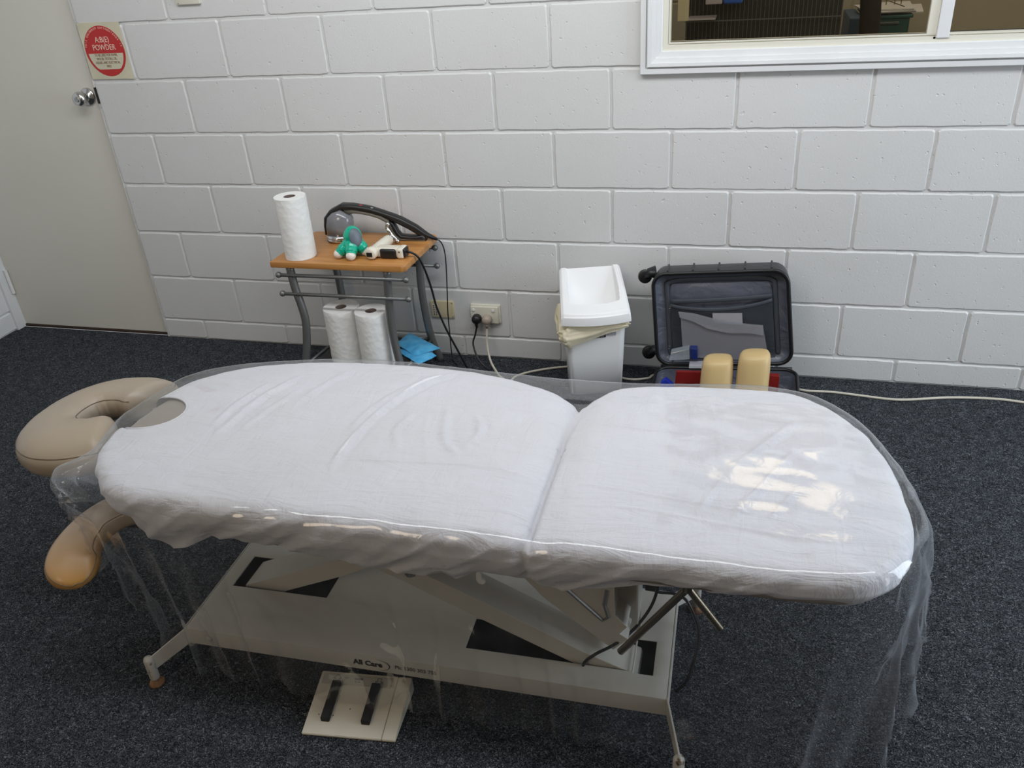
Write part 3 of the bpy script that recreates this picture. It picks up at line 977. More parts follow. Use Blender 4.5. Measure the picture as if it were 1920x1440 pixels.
def ribbon(mb, top, bot, hw, bulge=0.35, n=10):
    """body between two outline polylines (s,z), half thickness hw per station, rounded section"""
    V = []; F = []
    m_ = len(top)
    for i in range(m_):
        a = np.array(top[i]); b_ = np.array(bot[i])
        c = (a + b_) / 2; h = (a - b_) / 2
        w_ = hw[i] if hasattr(hw, '__len__') else hw
        for k in range(n * 2):
            an = 2 * PI * k / (n * 2)
            ca, sa = math.cos(an), math.sin(an)
            ex = 0.7
            ca2 = math.copysign(abs(ca) ** ex, ca); sa2 = math.copysign(abs(sa) ** ex, sa)
            p = c + h * ca2
            V.append(mp(p[0], p[1], w_ * sa2))
    q = n * 2
    for i in range(m_ - 1):
        for k in range(q):
            k2 = (k + 1) % q
            F.append((i * q + k, i * q + k2, (i + 1) * q + k2, (i + 1) * q + k))
    F.append(tuple(reversed(range(q)))); F.append(tuple((m_ - 1) * q + k for k in range(q)))
    mb.add(V, F)


# grey motor head
hd = MB()
tp_ = [(-0.034, 0.548), (-0.031, 0.585), (-0.022, 0.615), (0.000, 0.635), (0.030, 0.643)]
bt_ = [(0.060, 0.545), (0.066, 0.565), (0.070, 0.585), (0.071, 0.600), (0.066, 0.618)]
ribbon(hd, tp_, bt_, [0.040, 0.041, 0.040, 0.034, 0.024])
hd = hd.build('motor_head', M['tool_grey'], ms, smooth=True)
hb = MB()
hc = mp(0.010, 0.522)
hb.lathe([(0.037, 0.0), (0.047, 0.004), (0.049, 0.010), (0.047, 0.012), (0.0485, 0.017), (0.0475, 0.020), (0.046, 0.026), (0.0, 0.030)], (hc.x, hc.y, TZ), (0.05, 0, 1), 36)
hb.build('head_ring', M['chrome_band'], hd, smooth=True)
hb = MB()
hb.lathe([(0.036, -0.0), (0.042, 0.0035), (0.0485, 0.0065), (0.0, 0.008)], (hc.x, hc.y, TZ), (0, 0, 1), 36)
hb.build('massage_plate', M['sign_text'], hd, smooth=True)
# black spine over the head and along the handle
sp = MB()
topL = [(-0.043, 0.545), (-0.0405, 0.58), (-0.0345, 0.612), (-0.008, 0.640), (0.040, 0.6625), (0.080, 0.6608), (0.115, 0.656), (0.150, 0.6494), (0.195, 0.6341), (0.242, 0.6175), (0.268, 0.6065), (0.320, 0.5762), (0.357, 0.5458), (0.392, 0.5255)]
botL = [(-0.025, 0.547), (-0.0235, 0.578), (-0.0155, 0.600), (0.006, 0.6255), (0.040, 0.6415), (0.080, 0.6415), (0.118, 0.6335), (0.150, 0.6265), (0.190, 0.614), (0.221, 0.5975), (0.240, 0.5885), (0.285, 0.5640), (0.318, 0.5420), (0.384, 0.5190)]
ribbon(sp, topL, botL, [0.018, 0.021, 0.023, 0.024, 0.023, 0.021, 0.019, 0.0185, 0.018, 0.018, 0.018, 0.0175, 0.015, 0.006])
sp = sp.build('handle_spine', M['tool_black'], ms, smooth=True)
ug = MB()
t2 = [(0.045, 0.6425), (0.080, 0.6435), (0.118, 0.636), (0.150, 0.629), (0.190, 0.617), (0.216, 0.6015), (0.226, 0.580), (0.232, 0.560), (0.243, 0.540), (0.262, 0.5305), (0.300, 0.5275), (0.345, 0.528)]
b2_ = [(0.060, 0.620), (0.085, 0.6245), (0.115, 0.6210), (0.144, 0.6153), (0.178, 0.6040), (0.2045, 0.5876), (0.211, 0.5650), (0.216, 0.5450), (0.229, 0.5263), (0.256, 0.5215), (0.298, 0.5205), (0.345, 0.5195)]
ribbon(ug, t2, b2_, 0.0145)
ug.build('grey_underside', M['tool_taupe'], ms, smooth=True)
lp = MB()
t3 = [(0.2195, 0.598), (0.233, 0.589), (0.2395, 0.573), (0.2445, 0.558), (0.2560, 0.5435), (0.285, 0.5405), (0.315, 0.5405), (0.340, 0.5470)]
b3_ = [(0.216, 0.590), (0.222, 0.575), (0.2275, 0.558), (0.2355, 0.542), (0.2520, 0.5275), (0.285, 0.5235), (0.318, 0.5215), (0.350, 0.5205)]
ribbon(lp, t3, b3_, 0.0165)
lp.build('hand_grip', M['tool_black'], ms, smooth=True)
MB().ball(mp(0.114, 0.6545, -0.006), 0.006, 12, (1.3, 0.8, 0.6)).build('power_button', M['red_light'], sp, smooth=True)
MB().ball(mp(0.155, 0.6455, -0.008), 0.006, 12, (1.3, 0.8, 0.5)).build('speed_dial', M['hinge'], sp, smooth=True)
e_ = mp(0.388, 0.521)
MB().tube(catmull([(e_.x - 0.004, e_.y, 0.5225), (e_.x + 0.010, e_.y + 0.006, 0.512), (-0.425, -0.045, 0.470), (-0.426, -0.040, 0.41), (-0.434, -0.038, 0.30), (-0.441, -0.040, 0.20), (-0.443, -0.040, 0.11), (-0.440, -0.05, 0.03), (-0.425, -0.07, 0.004), (-0.39, -0.12, 0.004), (-0.34, -0.3, 0.004)], 7), 0.0024, 8).build('power_cord', M['black_cable'], ms, smooth=True)

# ------------------------------------------------------------------ mini massager (green, four feet)
mc = Vector((-0.683, -0.262, TZ))
mm_ = root('mini_massager', mc, 'small teal green massager with white feet and a grey face, front of the tabletop', 'massager')
bd = MB()
bmx = bmesh.new()
bmesh.ops.create_uvsphere(bmx, u_segments=36, v_segments=24, radius=1)
tilt_m = Matrix.Rotation(math.radians(-12), 4, 'X')
for v_ in bmx.verts:
    c = v_.co
    k = 0.0350 if c.z > 0 else 0.0320
    v_.co = Vector((c.x * k, c.y * k * 0.92, c.z * (0.046 if c.z > 0 else 0.034)))
bmesh.ops.transform(bmx, matrix=Matrix.Translation(mc + Vector((0.0, 0.004, 0.062))) @ tilt_m, verts=bmx.verts)
bd.bm(bmx)
feet = [(-0.046, -0.032), (0.008, -0.046), (0.040, 0.006), (-0.020, 0.042)]
for (fx, fy) in feet:
    L_ = math.hypot(fx, fy)
    ux, uy = fx / L_, fy / L_
    bd.tube(catmull([mc + Vector((ux * 0.006, uy * 0.006, 0.046)), mc + Vector((ux * 0.026, uy * 0.026, 0.036)), mc + Vector((fx * 0.82, fy * 0.82, 0.024)), mc + Vector((fx * 0.93, fy * 0.93, 0.019))], 5), [0.026] * 5 + [0.022] * 5 + [0.0185] * 6, 18)
bdo = bd.build('green_body', M['teal'], mm_, smooth=True)
for (fx, fy) in feet:
    ft = MB()
    ft.ball(mc + Vector((fx, fy, 0.0168)), 0.0168, 20, (1.06, 1.06, 1.0))
    ft.build('white_foot', M['toe_white'], mm_, smooth=True)
fp = MB()
q = Vector((0.74, -0.62, 0.26)).normalized()
fp.ball((0, 0, 0), 1, 24, (0.0235, 0.0335, 0.0085))
Rq = q.to_track_quat('Z', 'Y').to_matrix().to_4x4()
cface = mc + Vector((0.0, 0.003, 0.064)) + Vector((q.x * 0.0285, q.y * 0.0275, q.z * 0.033))
fp.V = [tuple((Matrix.Translation(cface) @ Rq) @ Vector(p)) for p in fp.V]
fp.build('grey_face', M['slate'], mm_, smooth=True)
bn = MB()
ringp = [mc + Vector((0.0325 * math.cos(a), 0.004 + 0.0305 * math.sin(a), 0.055)) for a in [2 * PI * i / 40 for i in range(40)]]
bn.tube(ringp, 0.0028, 8, closed=True, ry=0.0018, up=(0, 0, 1))
bn.build('grey_band', M['hinge'], mm_, smooth=True)
MB().ball(mc + Vector((-0.014, -0.030, 0.046)), 0.0055, 14, (1.1, 0.6, 0.8)).build('push_button', M['teal'], mm_, smooth=True)

# ------------------------------------------------------------------ chiropractic massage gun
gn = root('massage_gun', (-0.57, -0.22, TZ), 'off-white corded massage gun with black grip lying at the tabletop’s front right', 'massage gun')
ga, gb_ = Vector((-0.603, -0.300, 0.5435)), Vector((-0.592, -0.150, 0.5435))
gx = (gb_ - ga).normalized()
g1 = MB()
g1.lathe([(0.0125, -0.006), (0.019, -0.004), (0.0225, 0.004), (0.0215, 0.018), (0.0190, 0.026), (0.0190, 0.060), (0.0195, 0.100), (0.0190, 0.142), (0.0165, 0.148), (0.0, 0.149)], ga, gx, 28)
g1o = g1.build('barrel', M['gun_white'], gn, smooth=True)
g2 = MB()
h0, h1 = Vector((-0.590, -0.262, 0.5405)), Vector((-0.478, -0.262, 0.5395))
def slabx(mb, x0, x1, y0, y1, z0, z1, bv): mb.box(x0, x1, y0, y1, z0, z1, bv, 4)
slabx(g2, -0.600, -0.500, -0.2825, -0.2385, 0.5225, 0.5580, 0.011)
slabx(g2, -0.512, -0.486, -0.2870, -0.2360, 0.5215, 0.5590, 0.010)
g2.build('handle', M['gun_white'], gn, auto=50)
g3 = MB(); slabx(g3, -0.5755, -0.5125, -0.2880, -0.2600, 0.5208, 0.5560, 0.010); g3.build('black_grip', M['tool_black'], gn, auto=50)
g3 = MB(); slabx(g3, -0.491, -0.480, -0.2830, -0.2430, 0.5255, 0.5560, 0.005); g3.build('end_cap', M['tool_black'], gn, auto=50)
ex_ = ga - gx * 0.0068
g3 = MB(); g3.box(ex_.x - 0.012, ex_.x + 0.010, ex_.y - 0.002, ex_.y + 0.004, 0.534, 0.550, 0.002); g3.build('dial_window', M['tool_black'], g1o)
MB().ball((-0.500, -0.2868, 0.5475), 0.0028, 10).build('handle_screw', M['tool_black'], gn, smooth=True)
fk = MB()
fx0 = gb_ + gx * 0.0
fk.tube([fx0, fx0 + gx * 0.014], 0.011, 16)
fork = catmull([(-0.571, -0.128, 0.5300), (-0.577, -0.134, 0.5420), (-0.590, -0.131, 0.5560), (-0.598, -0.130, 0.5680), (-0.606, -0.128, 0.5790), (-0.601, -0.128, 0.5900)], 5)
fk.tube(fork, 0.0068, 10, ry=0.0035)
fk.ball((-0.571, -0.130, 0.5300), 0.0092, 14)
fk.ball((-0.600, -0.130, 0.5925), 0.0092, 14)
fk.build('steel_fork', M['steel'], gn, smooth=True)
MB().tube(catmull([(-0.486, -0.262, 0.541), (-0.466, -0.263, 0.539), (-0.445, -0.255, 0.520), (-0.438, -0.235, 0.478), (-0.435, -0.215, 0.43), (-0.430, -0.20, 0.37), (-0.424, -0.19, 0.30), (-0.402, -0.18, 0.21), (-0.375, -0.17, 0.13), (-0.350, -0.155, 0.05), (-0.335, -0.15, 0.005), (-0.31, -0.2, 0.005), (-0.28, -0.35, 0.005)], 7), 0.0040, 10).build('power_cord', M['black_cable'], gn, smooth=True)

# ------------------------------------------------------------------ waste bin
bi = root('waste_bin', (0.16, -0.16, 0), 'white plastic bin with a scooped open lid, between outlet and suitcase', 'bin')


def rrect(x0, x1, y0, y1, r, n=6):
    pts = []
    for cx, cy, a0 in ((x1 - r, y0 + r, -90), (x1 - r, y1 - r, 0), (x0 + r, y1 - r, 90), (x0 + r, y0 + r, 180)):
        for i in range(n + 1):
            a = math.radians(a0 + 90 * i / n)
            pts.append((cx + r * math.cos(a), cy + r * math.sin(a)))
    return pts


def loft(mb, rings, cap0=True, cap1=True, closed=True):
    V = []; F = []
    n = len(rings[0])
    for r in rings: V += list(r)
    for i in range(len(rings) - 1):
        for k in range(n if closed else n - 1):
            k2 = (k + 1) % n
            F.append((i * n + k, i * n + k2, (i + 1) * n + k2, (i + 1) * n + k))
    if cap0: F.append(tuple(reversed(range(n))))
    if cap1: F.append(tuple((len(rings) - 1) * n + k for k in range(n)))
    mb.add(V, F)


bb = MB()
rings = []
for z, g in ((0.0, 0.016), (0.004, 0.012), (0.15, 0.006), (0.300, 0.0), (0.300, 0.003), (0.02, 0.018)):
    rings.append([(x, y, z) for x, y in rrect(0.050 + g, 0.262 - g, -0.245 + g, -0.055 - g, 0.022)])
loft(bb, rings)
bbo = bb.build('bin_body', M['bin_plastic'], bi, auto=50)
gr = MB()
for i in range(4):
    gr.box(0.123 + i * 0.0165, 0.1355 + i * 0.0165, -0.2475, -0.2440, 0.238, 0.253, 0.0005)
gr.build('front_grille', M['hinge'], bbo)
MB().box(0.120, 0.190, -0.2462, -0.2440, 0.236, 0.2545).build('grille_recess', M['print_black'], bbo)
MB().box(0.197, 0.226, -0.2462, -0.2440, 0.242, 0.2535).build('label_strip', M['silver_foil'], bbo)

# lid: sloping hood with a deep scoop (old swing lid)
ld = MB()
X0, X1, Y0, Y1 = 0.036, 0.275, -0.262, -0.055
def top_env(t):   # t 0 back .. 1 front
    return 0.428 - 0.092 * (t ** 1.25)
nx_, ny_ = 110, 90
V = []; F = []
def sstep(a, b_, x):
    t_ = min(1, max(0, (x - a) / (b_ - a))); return t_ * t_ * (3 - 2 * t_)
for j in range(ny_ + 1):
    t_ = j / ny_
    for i in range(nx_ + 1):
        u_ = i / nx_
        wtop = 0.012 * (1 - t_)         # hood slightly narrower at the back
        x = X0 + wtop + (X1 - X0 - 2 * wtop) * u_
        fb = 0.020 * (1 - (2 * u_ - 1) ** 2)   # front bows out
        y = Y1 + (Y0 - Y1) * t_ - fb * t_ + 0.003
        z = top_env(t_) - 0.006 * sstep(0.90, 1.0, abs(2 * u_ - 1)) ** 2 - 0.008 * sstep(0.95, 1, t_)
        # scoop
        ue = abs(2 * u_ - 1)
        wall_u = 1 - sstep(0.74 - 0.10 * max(0, t_ - 0.5) * 2, 0.80 - 0.10 * max(0, t_ - 0.5) * 2, ue)
        tl = 0.80 - 0.10 * ue ** 3
        wall_t = (1 - sstep(tl - 0.07, tl, t_))
        dep = (0.004 + 0.115 * t_) * wall_u * wall_t
        V.append((x, y, z - dep))
for j in range(ny_):
    for i in range(nx_):
        a = j * (nx_ + 1) + i
        F.append((a, a + 1, a + nx_ + 2, a + nx_ + 1))
ld.add(V, F)
# skirt from the edge of the top down to the rim
edge = [(0, i) for i in range(nx_ + 1)] + [(j, nx_) for j in range(1, ny_ + 1)] + [(ny_, i) for i in range(nx_ - 1, -1, -1)] + [(j, 0) for j in range(ny_ - 1, 0, -1)]
top = [V[j * (nx_ + 1) + i] for j, i in edge]
cxm, cym = (X0 + X1) / 2, (Y0 + Y1) / 2
def inset(p, k, z):
    return (cxm + (p[0] - cxm) * k, cym + (p[1] - cym) * k, z)
def zr(p): return 0.300
loft(ld, [top, [(cxm + (p[0] - cxm) * 1.012, cym + (p[1] - cym) * 1.012, p[2] - 0.008) for p in top], [inset(p, 1.020, 0.301) for p in top], [inset(p, 1.020, 0.2985) for p in top], [inset(p, 0.98, 0.2985) for p in top]], False, False)
ld.build('scoop_lid', M['bin_plastic'], bi, auto=60)
bi.rotation_euler = (0, 0, math.radians(16))

# bin bag puffed out around the rim
bgm = MB()
base = [tuple(p) for p in (lambda P: [((P[i][0] * (4 - k) + P[(i + 1) % len(P)][0] * k) / 4, (P[i][1] * (4 - k) + P[(i + 1) % len(P)][1] * k) / 4) for i in range(len(P)) for k in range(4)])(rrect(0.042, 0.270, -0.255, -0.048, 0.03, 14))]
rings = []
lev = []
for i in range(23):
    t_ = i / 22
    lev.append((0.304 - 0.070 * t_, 0.985 + 0.115 * math.sin(PI * min(1, t_ * 1.02)) ** 0.7, 0.016 * math.sin(PI * t_)))
for li, (z, k, amp) in enumerate(lev):
    ring = []
    for i, (x, y) in enumerate(base):
        a = math.atan2(y - cym, x - cxm)
        leftb = max(0, math.cos(a - math.radians(196)))
        nn = (1 - 2.4 * abs(mnoise.noise(Vector((x * 26, y * 26, z * 34 + 3))))) * 0.9 + 0.7 * (1 - 2 * abs(mnoise.noise(Vector((x * 60, y * 60, z * 80))))) - 0.9
        kk = 1 + (k - 1) * (0.45 + 1.1 * leftb) + amp / 0.11 * 0.62 * nn
        drop = (0.304 - z) * (0.62 + 0.75 * leftb) * (1 + 0.45 * mnoise.noise(Vector((x * 22, y * 22, 9))))
        ring.append((cxm + (x - cxm) * kk, cym + (y - cym) * kk, 0.300 - drop + 0.004 * nn))
    rings.append(ring)
loft(bgm, rings, False, False)
bgo = bgm.build('bin_bag', M['bin_bag'], smooth=True, origin=(0.16, -0.16, 0.24))
bgo.rotation_euler = (0, 0, math.radians(16))
tag(bgo, 'crumpled pale yellow bag folded over the white bin’s rim', 'bin bag')

# ------------------------------------------------------------------ suitcase
sc_ = root('suitcase', (0.61, -0.25, 0), 'open charcoal cabin suitcase, its lid leaning against the block wall', 'suitcase')
TLc, TRc, BRc, BLc = Vector((0.357, -0.148, 0.445)), Vector((0.803, -0.150, 0.478)), Vector((0.848, -0.172, 0.138)), Vector((0.384, -0.168, 0.100))


def lidp(u, v_, d=0.0):
    """u 0..1 left-right, v 0..1 bottom-top, d depth towards the wall"""
    p = (BLc * (1 - u) + BRc * u) * (1 - v_) + (TLc * (1 - u) + TRc * u) * v_
    return p + Vector((0, 1, 0.06)) * d


def rr_uv(m_, r, n=8):
    """rounded rect in uv with margin m_ (metres) and corner radius r (metres)"""
    W_, H_ = 0.455, 0.345
    return [(x / W_, y / H_) for x, y in rrect(m_, W_ - m_, m_, H_ - m_, max(r - m_, 0.004), n)]


def lid_ring(m_, d, r=0.05): return [lidp(u, v_, d) for u, v_ in rr_uv(m_, r)]


lid = MB()
loft(lid, [lid_ring(0.004, 0.0), lid_ring(0.0, 0.004), lid_ring(0.0, 0.030), lid_ring(0.005, 0.070), lid_ring(0.018, 0.098), lid_ring(0.035, 0.106)], False, True)
for i in range(5):      # pressed ribs on the shell's top side
    u = 0.12 + 0.19 * i
    lid.tube([lidp(u, 1.0, 0.012), lidp(u, 0.995, 0.07)], 0.0035, 8)
lido = lid.build('lid_shell', M['case_shell'], sc_, auto=40)
rm = MB()
ringpts = [lidp(u, v_, 0.002) for u, v_ in rr_uv(0.004, 0.05)]
rm.tube(ringpts, 0.0068, 10, closed=True)
rm.build('lid_rim', M['case_rim'], lido, smooth=True)
ln = MB()
loft(ln, [lid_ring(0.009, 0.002), lid_ring(0.016, 0.016), lid_ring(0.030, 0.026), lid_ring(0.045, 0.030)], False, True)
ln.build('lid_lining', M['lining'], lido, auto=60)
zp = MB()
arch = []
for i in range(41):
    t_ = i / 40
    # arch from the lower left, up, over, down the right
    if t_ < 0.30: u, v_ = 0.105, 0.04 + 0.78 * t_ / 0.30
    elif t_ > 0.70: u, v_ = 0.895, 0.04 + 0.78 * (1 - t_) / 0.30
    else:
        s_ = (t_ - 0.30) / 0.40
        a = PI - PI * s_
        u = 0.5 + 0.395 * math.copysign(abs(math.cos(a)) ** 0.35, math.cos(a)); v_ = 0.82 + 0.07 * abs(math.sin(a)) ** 0.6
    arch.append(lidp(u, v_, 0.026))
zp.tube(arch, 0.0030, 8, ry=0.0085, up=(0, 1, 0))
zp.build('zip_tape', M['zip'], lido, smooth=True)
pk = MB()   # satin panel, bulging inside the arch
npx, npz = 24, 18
V = []; F = []
for j in range(npz + 1):
    for i in range(npx + 1):
        a, b_ = i / npx, j / npz
        u = 0.125 + 0.75 * a; v_ = 0.06 + 0.79 * b_
        if b_ > 0.85:
            s_ = (b_ - 0.85) / 0.15
            u = 0.5 + (u - 0.5) * (1 - 0.06 * s_ * s_)
        bulge = math.sin(PI * a) ** 0.6 * math.sin(PI * b_) ** 0.6
        V.append(lidp(u, v_, 0.026 - 0.012 * bulge + 0.004 * mnoise.noise(Vector((a * 6, b_ * 5, 2)))))
for j in range(npz):
    for i in range(npx):
        k = j * (npx + 1) + i
        F.append((k, k + 1, k + npx + 2, k + npx + 1))
pk.add(V, F)
pk.build('satin_panel', M['lining'], lido, smooth=True)
ns = MB()
V = []; F = []
for j in range(13):
    for i in range(25):
        a, b_ = i / 24, j / 12
        u = 0.125 + 0.75 * a
        vt = 0.585 + 0.055 * (2 * a - 1) ** 2 + 0.035 * a
        v_ = 0.06 + (vt - 0.06) * b_
        V.append(lidp(u, v_, 0.016 - 0.014 * math.sin(PI * a) ** 0.6 * (0.3 + 0.7 * b_)))
for j in range(12):
    for i in range(24):
        k = j * 25 + i
        F.append((k, k + 1, k + 26, k + 25))
ns.add(V, F)
ns.build('mesh_pocket', M['mesh_net'], lido, smooth=True)
for f1_, f2_, dd in ((lambda a: 0.585 + 0.055 * (2 * a - 1) ** 2 + 0.035 * a, 0.0068, 0.0135), (lambda a: 0.685 + 0.035 * a, 0.0075, 0.012)):
    zb = MB()
    zb.tube([lidp(0.125 + 0.75 * a, f1_(a), 0.014 - dd * math.sin(PI * a) ** 0.6) for a in [k / 24 for k in range(25)]], f2_, 8, ry=0.0018, up=(0, 0, 1))
    zb.build('pocket_zip', M['zip'], lido, smooth=True)
for (u, v_) in ((0.128, 0.635), (0.105, 0.20), (0.12, 0.055)):
    zs = MB()
    p = lidp(u, v_, 0.008)
    zs.box(p.x - 0.004, p.x + 0.004, p.y - 0.004, p.y + 0.004, p.z - 0.005, p.z + 0.005, 0.0015)
    zs.box(p.x - 0.0045, p.x + 0.0005, p.y - 0.005, p.y - 0.003, p.z - 0.022, p.z - 0.005, 0.001)
    zs.build('zip_puller', M['steel'], lido)
for (u, v_) in ((-0.065, 0.905), (-0.070, 0.07)):
    wh = MB()
    p = lidp(u, v_, 0.052)
    wh.lathe([(0.0, -0.011), (0.018, -0.011), (0.0235, -0.008), (0.0245, 0.0), (0.0235, 0.008), (0.018, 0.011), (0.0, 0.011)], p, (0.25, -1, 0.15), 26)
    wo = wh.build('wheel', M['case_rim'], sc_, auto=50)
    p2 = lidp(u + 0.035, v_ + (0.03 if v_ > 0.5 else 0.02), 0.055); p3 = lidp(u + 0.085, v_ + (0.03 if v_ > 0.5 else 0.01), 0.06)
    MB().tube([p, p2, p3], [0.013, 0.017, 0.022], 14, ry=[0.015, 0.02, 0.03]).build('wheel_housing', M['case_rim'], wo, smooth=True)
    MB().lathe([(0.0035, 0), (0.003, 0.002), (0, 0.0025)], p + Vector((0.25, -1, 0.15)).normalized() * 0.011, (0.25, -1, 0.15), 12).build('wheel_axle', M['hinge'], wo)
# lower shell on the floor
ls = MB()
def bring(m_, z, r=0.05): return [(x, y, z + 0.05 * (x - 0.39)) for x, y in rrect(0.384 + m_, 0.862 - m_, -0.520 + m_, -0.176 - m_, max(r - m_, 0.004), 8)]
loft(ls, [bring(0.035, 0.002), bring(0.018, 0.008), bring(0.004, 0.035), bring(0.0, 0.075), bring(0.0, 0.098), bring(0.004, 0.101)], True, False)
lso = ls.build('base_shell', M['case_shell'], sc_, auto=40)
rm = MB(); rm.tube([Vector(p) for p in bring(0.003, 0.100)], 0.0060, 10, closed=True); rm.build('base_rim', M['case_rim'], lso, smooth=True)
li = MB(); loft(li, [bring(0.008, 0.0985), bring(0.014, 0.06), bring(0.030, 0.022), bring(0.04, 0.018)], False, True); li.build('base_lining', M['lining'], lso, auto=60)
hz = MB(); hz.tube([(0.40, -0.170, 0.102), (0.62, -0.172, 0.112), (0.845, -0.174, 0.124)], 0.006, 8); hz.build('hinge_strip', M['case_rim'], sc_, smooth=True)

# things in the suitcase
def bolster(x0, x1, ztop, lean, label, y=-0.335, yb=-0.40):
    mb = MB()
    rings = []
    cx = (x0 + x1) / 2; hw_ = (x1 - x0) / 2
    n = 14
    zs_ = [0.025, 0.06, 0.12, ztop - 0.05, ztop - 0.022, ztop - 0.010, ztop - 0.003, ztop]
    ks = [0.90, 0.94, 1.0, 0.985, 0.955, 0.91, 0.82, 0.64]
    for z, k in zip(zs_, ks):
        t_ = (z - 0.025) / (ztop - 0.025)
        c_ = cx + lean * (t_ - 1)
        yc = yb + (y - yb) * t_
        ring = []
        for i in range(32):
            a = 2 * PI * i / 32
            ca, sa = math.cos(a), math.sin(a)
            e = 0.72
            ring.append((c_ + hw_ * k * math.copysign(abs(ca) ** e, ca), yc + 0.043 * k * math.copysign(abs(sa) ** e, sa), z + 0.004 * ca * (lean > 0)))
        rings.append(ring)
    loft(mb, rings)
    o = mb.build('bolster_cushion', M['bolster'], smooth=True, origin=(cx, yb, 0.025))
    tag(o, label, 'bolster', 'pale yellow bolsters standing in the suitcase')
    return o


bolster(0.548, 0.652, 0.236, 0.004, 'pale yellow rounded bolster in the suitcase, the left and shorter one')
bolster(0.663, 0.767, 0.262, 0.006, 'pale yellow rounded bolster in the suitcase, the right and taller one')


def ybox(name, pts, d, mat, label, cat, bevel=0.002, group=None):
    mb = MB(); mb.prism([Vector(p) for p in pts], d, bevel)
    o = mb.build(name, mat, origin=tuple(pts[0]))
    return tag(o, label, cat, group)


ybox('red_folder', [(0.455, -0.300, 0.030), (0.560, -0.300, 0.030), (0.568, -0.285, 0.150), (0.462, -0.285, 0.145)], (0, 0.012, 0.0), M['red_cover'], 'dark red folder standing left of the yellow bolsters in the suitcase', 'folder')
ybox('red_book', [(0.745, -0.300, 0.030), (0.802, -0.290, 0.030), (0.800, -0.280, 0.150), (0.745, -0.290, 0.155)], (0, 0.020, 0.0), M['red_cover'], 'dark red book standing right of the yellow bolsters in the suitcase', 'book')
ybox('blue_plastic_bag', [(0.405, -0.31, 0.035), (0.475, -0.315, 0.03), (0.455, -0.300, 0.098), (0.428, -0.295, 0.118), (0.412, -0.30, 0.105)], (0, 0.02, 0), M['royal_blue'], 'crumpled royal blue plastic at the suitcase’s left corner', 'bag')
ybox('paper_note', [(0.432, -0.325, 0.045), (0.480, -0.325, 0.035), (0.472, -0.318, 0.088), (0.448, -0.318, 0.092)], (0, 0.001, 0), M['paper_white'], 'small cream printed note beside the blue plastic in the suitcase', 'note', 0)
ybox('navy_box', [(0.503, -0.192, 0.150), (0.528, -0.196, 0.146), (0.524, -0.190, 0.186), (0.500, -0.186, 0.186)], (0, 0.03, 0.004), M['blue_box'], 'small navy box lying on the suitcase hinge beside a clear pack', 'box')
ybox('clear_blister_pack', [(0.430, -0.196, 0.138), (0.500, -0.196, 0.148), (0.497, -0.190, 0.186), (0.435, -0.190, 0.166)], (0, 0.025, 0.004), M['clear_pack'], 'clear plastic blister pack next to the navy box on the suitcase hinge', 'pack')
ybox('silver_box', [(0.500, -0.215, 0.122), (0.556, -0.215, 0.126), (0.556, -0.210, 0.138), (0.500, -0.210, 0.134)], (0, 0.03, 0), M['silver_foil'], 'flat silver box below the navy box in the suitcase', 'box')
# plastic sleeves tucked in the lid pocket
ps = MB()
pl = [[(0.19, 0.60), (0.20, 0.545)], [(0.30, 0.58), (0.30, 0.50)], [(0.42, 0.53), (0.40, 0.42)], [(0.56, 0.48), (0.55, 0.37)], [(0.70, 0.455), (0.70, 0.365)], [(0.80, 0.44), (0.80, 0.34)]]
V = []
for i, (a, c) in enumerate(pl):
    V.append(lidp(a[0], a[1], -0.008)); V.append(lidp(c[0], c[1], -0.012))
for i, (a, c) in enumerate(pl):
    V.append(lidp(a[0], a[1], -0.004)); V.append(lidp(c[0], c[1], -0.008))
n = len(pl)
F = [(2 * i, 2 * i + 2, 2 * i + 3, 2 * i + 1) for i in range(n - 1)] + [(2 * n + 2 * i, 2 * n + 2 * i + 1, 2 * n + 2 * i + 3, 2 * n + 2 * i + 2) for i in range(n - 1)]
ps.add(V, F)
tag(ps.build('plastic_sleeve', M['bubble_wrap'], smooth=True, origin=tuple(lidp(0.5, 0.4))), 'folded strip of ribbed grey plastic across the lid’s mesh pocket', 'plastic sleeve')
ps = MB()
ps.prism([lidp(0.205, 0.10, -0.002), lidp(0.83, 0.05, -0.002), lidp(0.80, 0.42, -0.004), lidp(0.50, 0.40, -0.004), lidp(0.205, 0.54, -0.004)], (0, 0.002, 0))
tag(ps.build('plastic_pouch', M['bubble_wrap'], origin=tuple(lidp(0.3, 0.2))), 'flat translucent grey pouch under the folded strip in the lid', 'pouch')
ps = MB()
ps.prism([lidp(0.46, 0.46, 0.0), lidp(0.655, 0.44, 0.0), lidp(0.655, 0.565, -0.001), lidp(0.44, 0.57, -0.001), lidp(0.44, 0.50, 0.0)], (0, 0.0015, 0))
tag(ps.build('white_envelope', M['silver_foil'], origin=tuple(lidp(0.55, 0.5))), 'pale envelope peeking out above the folded strip in the lid', 'envelope')

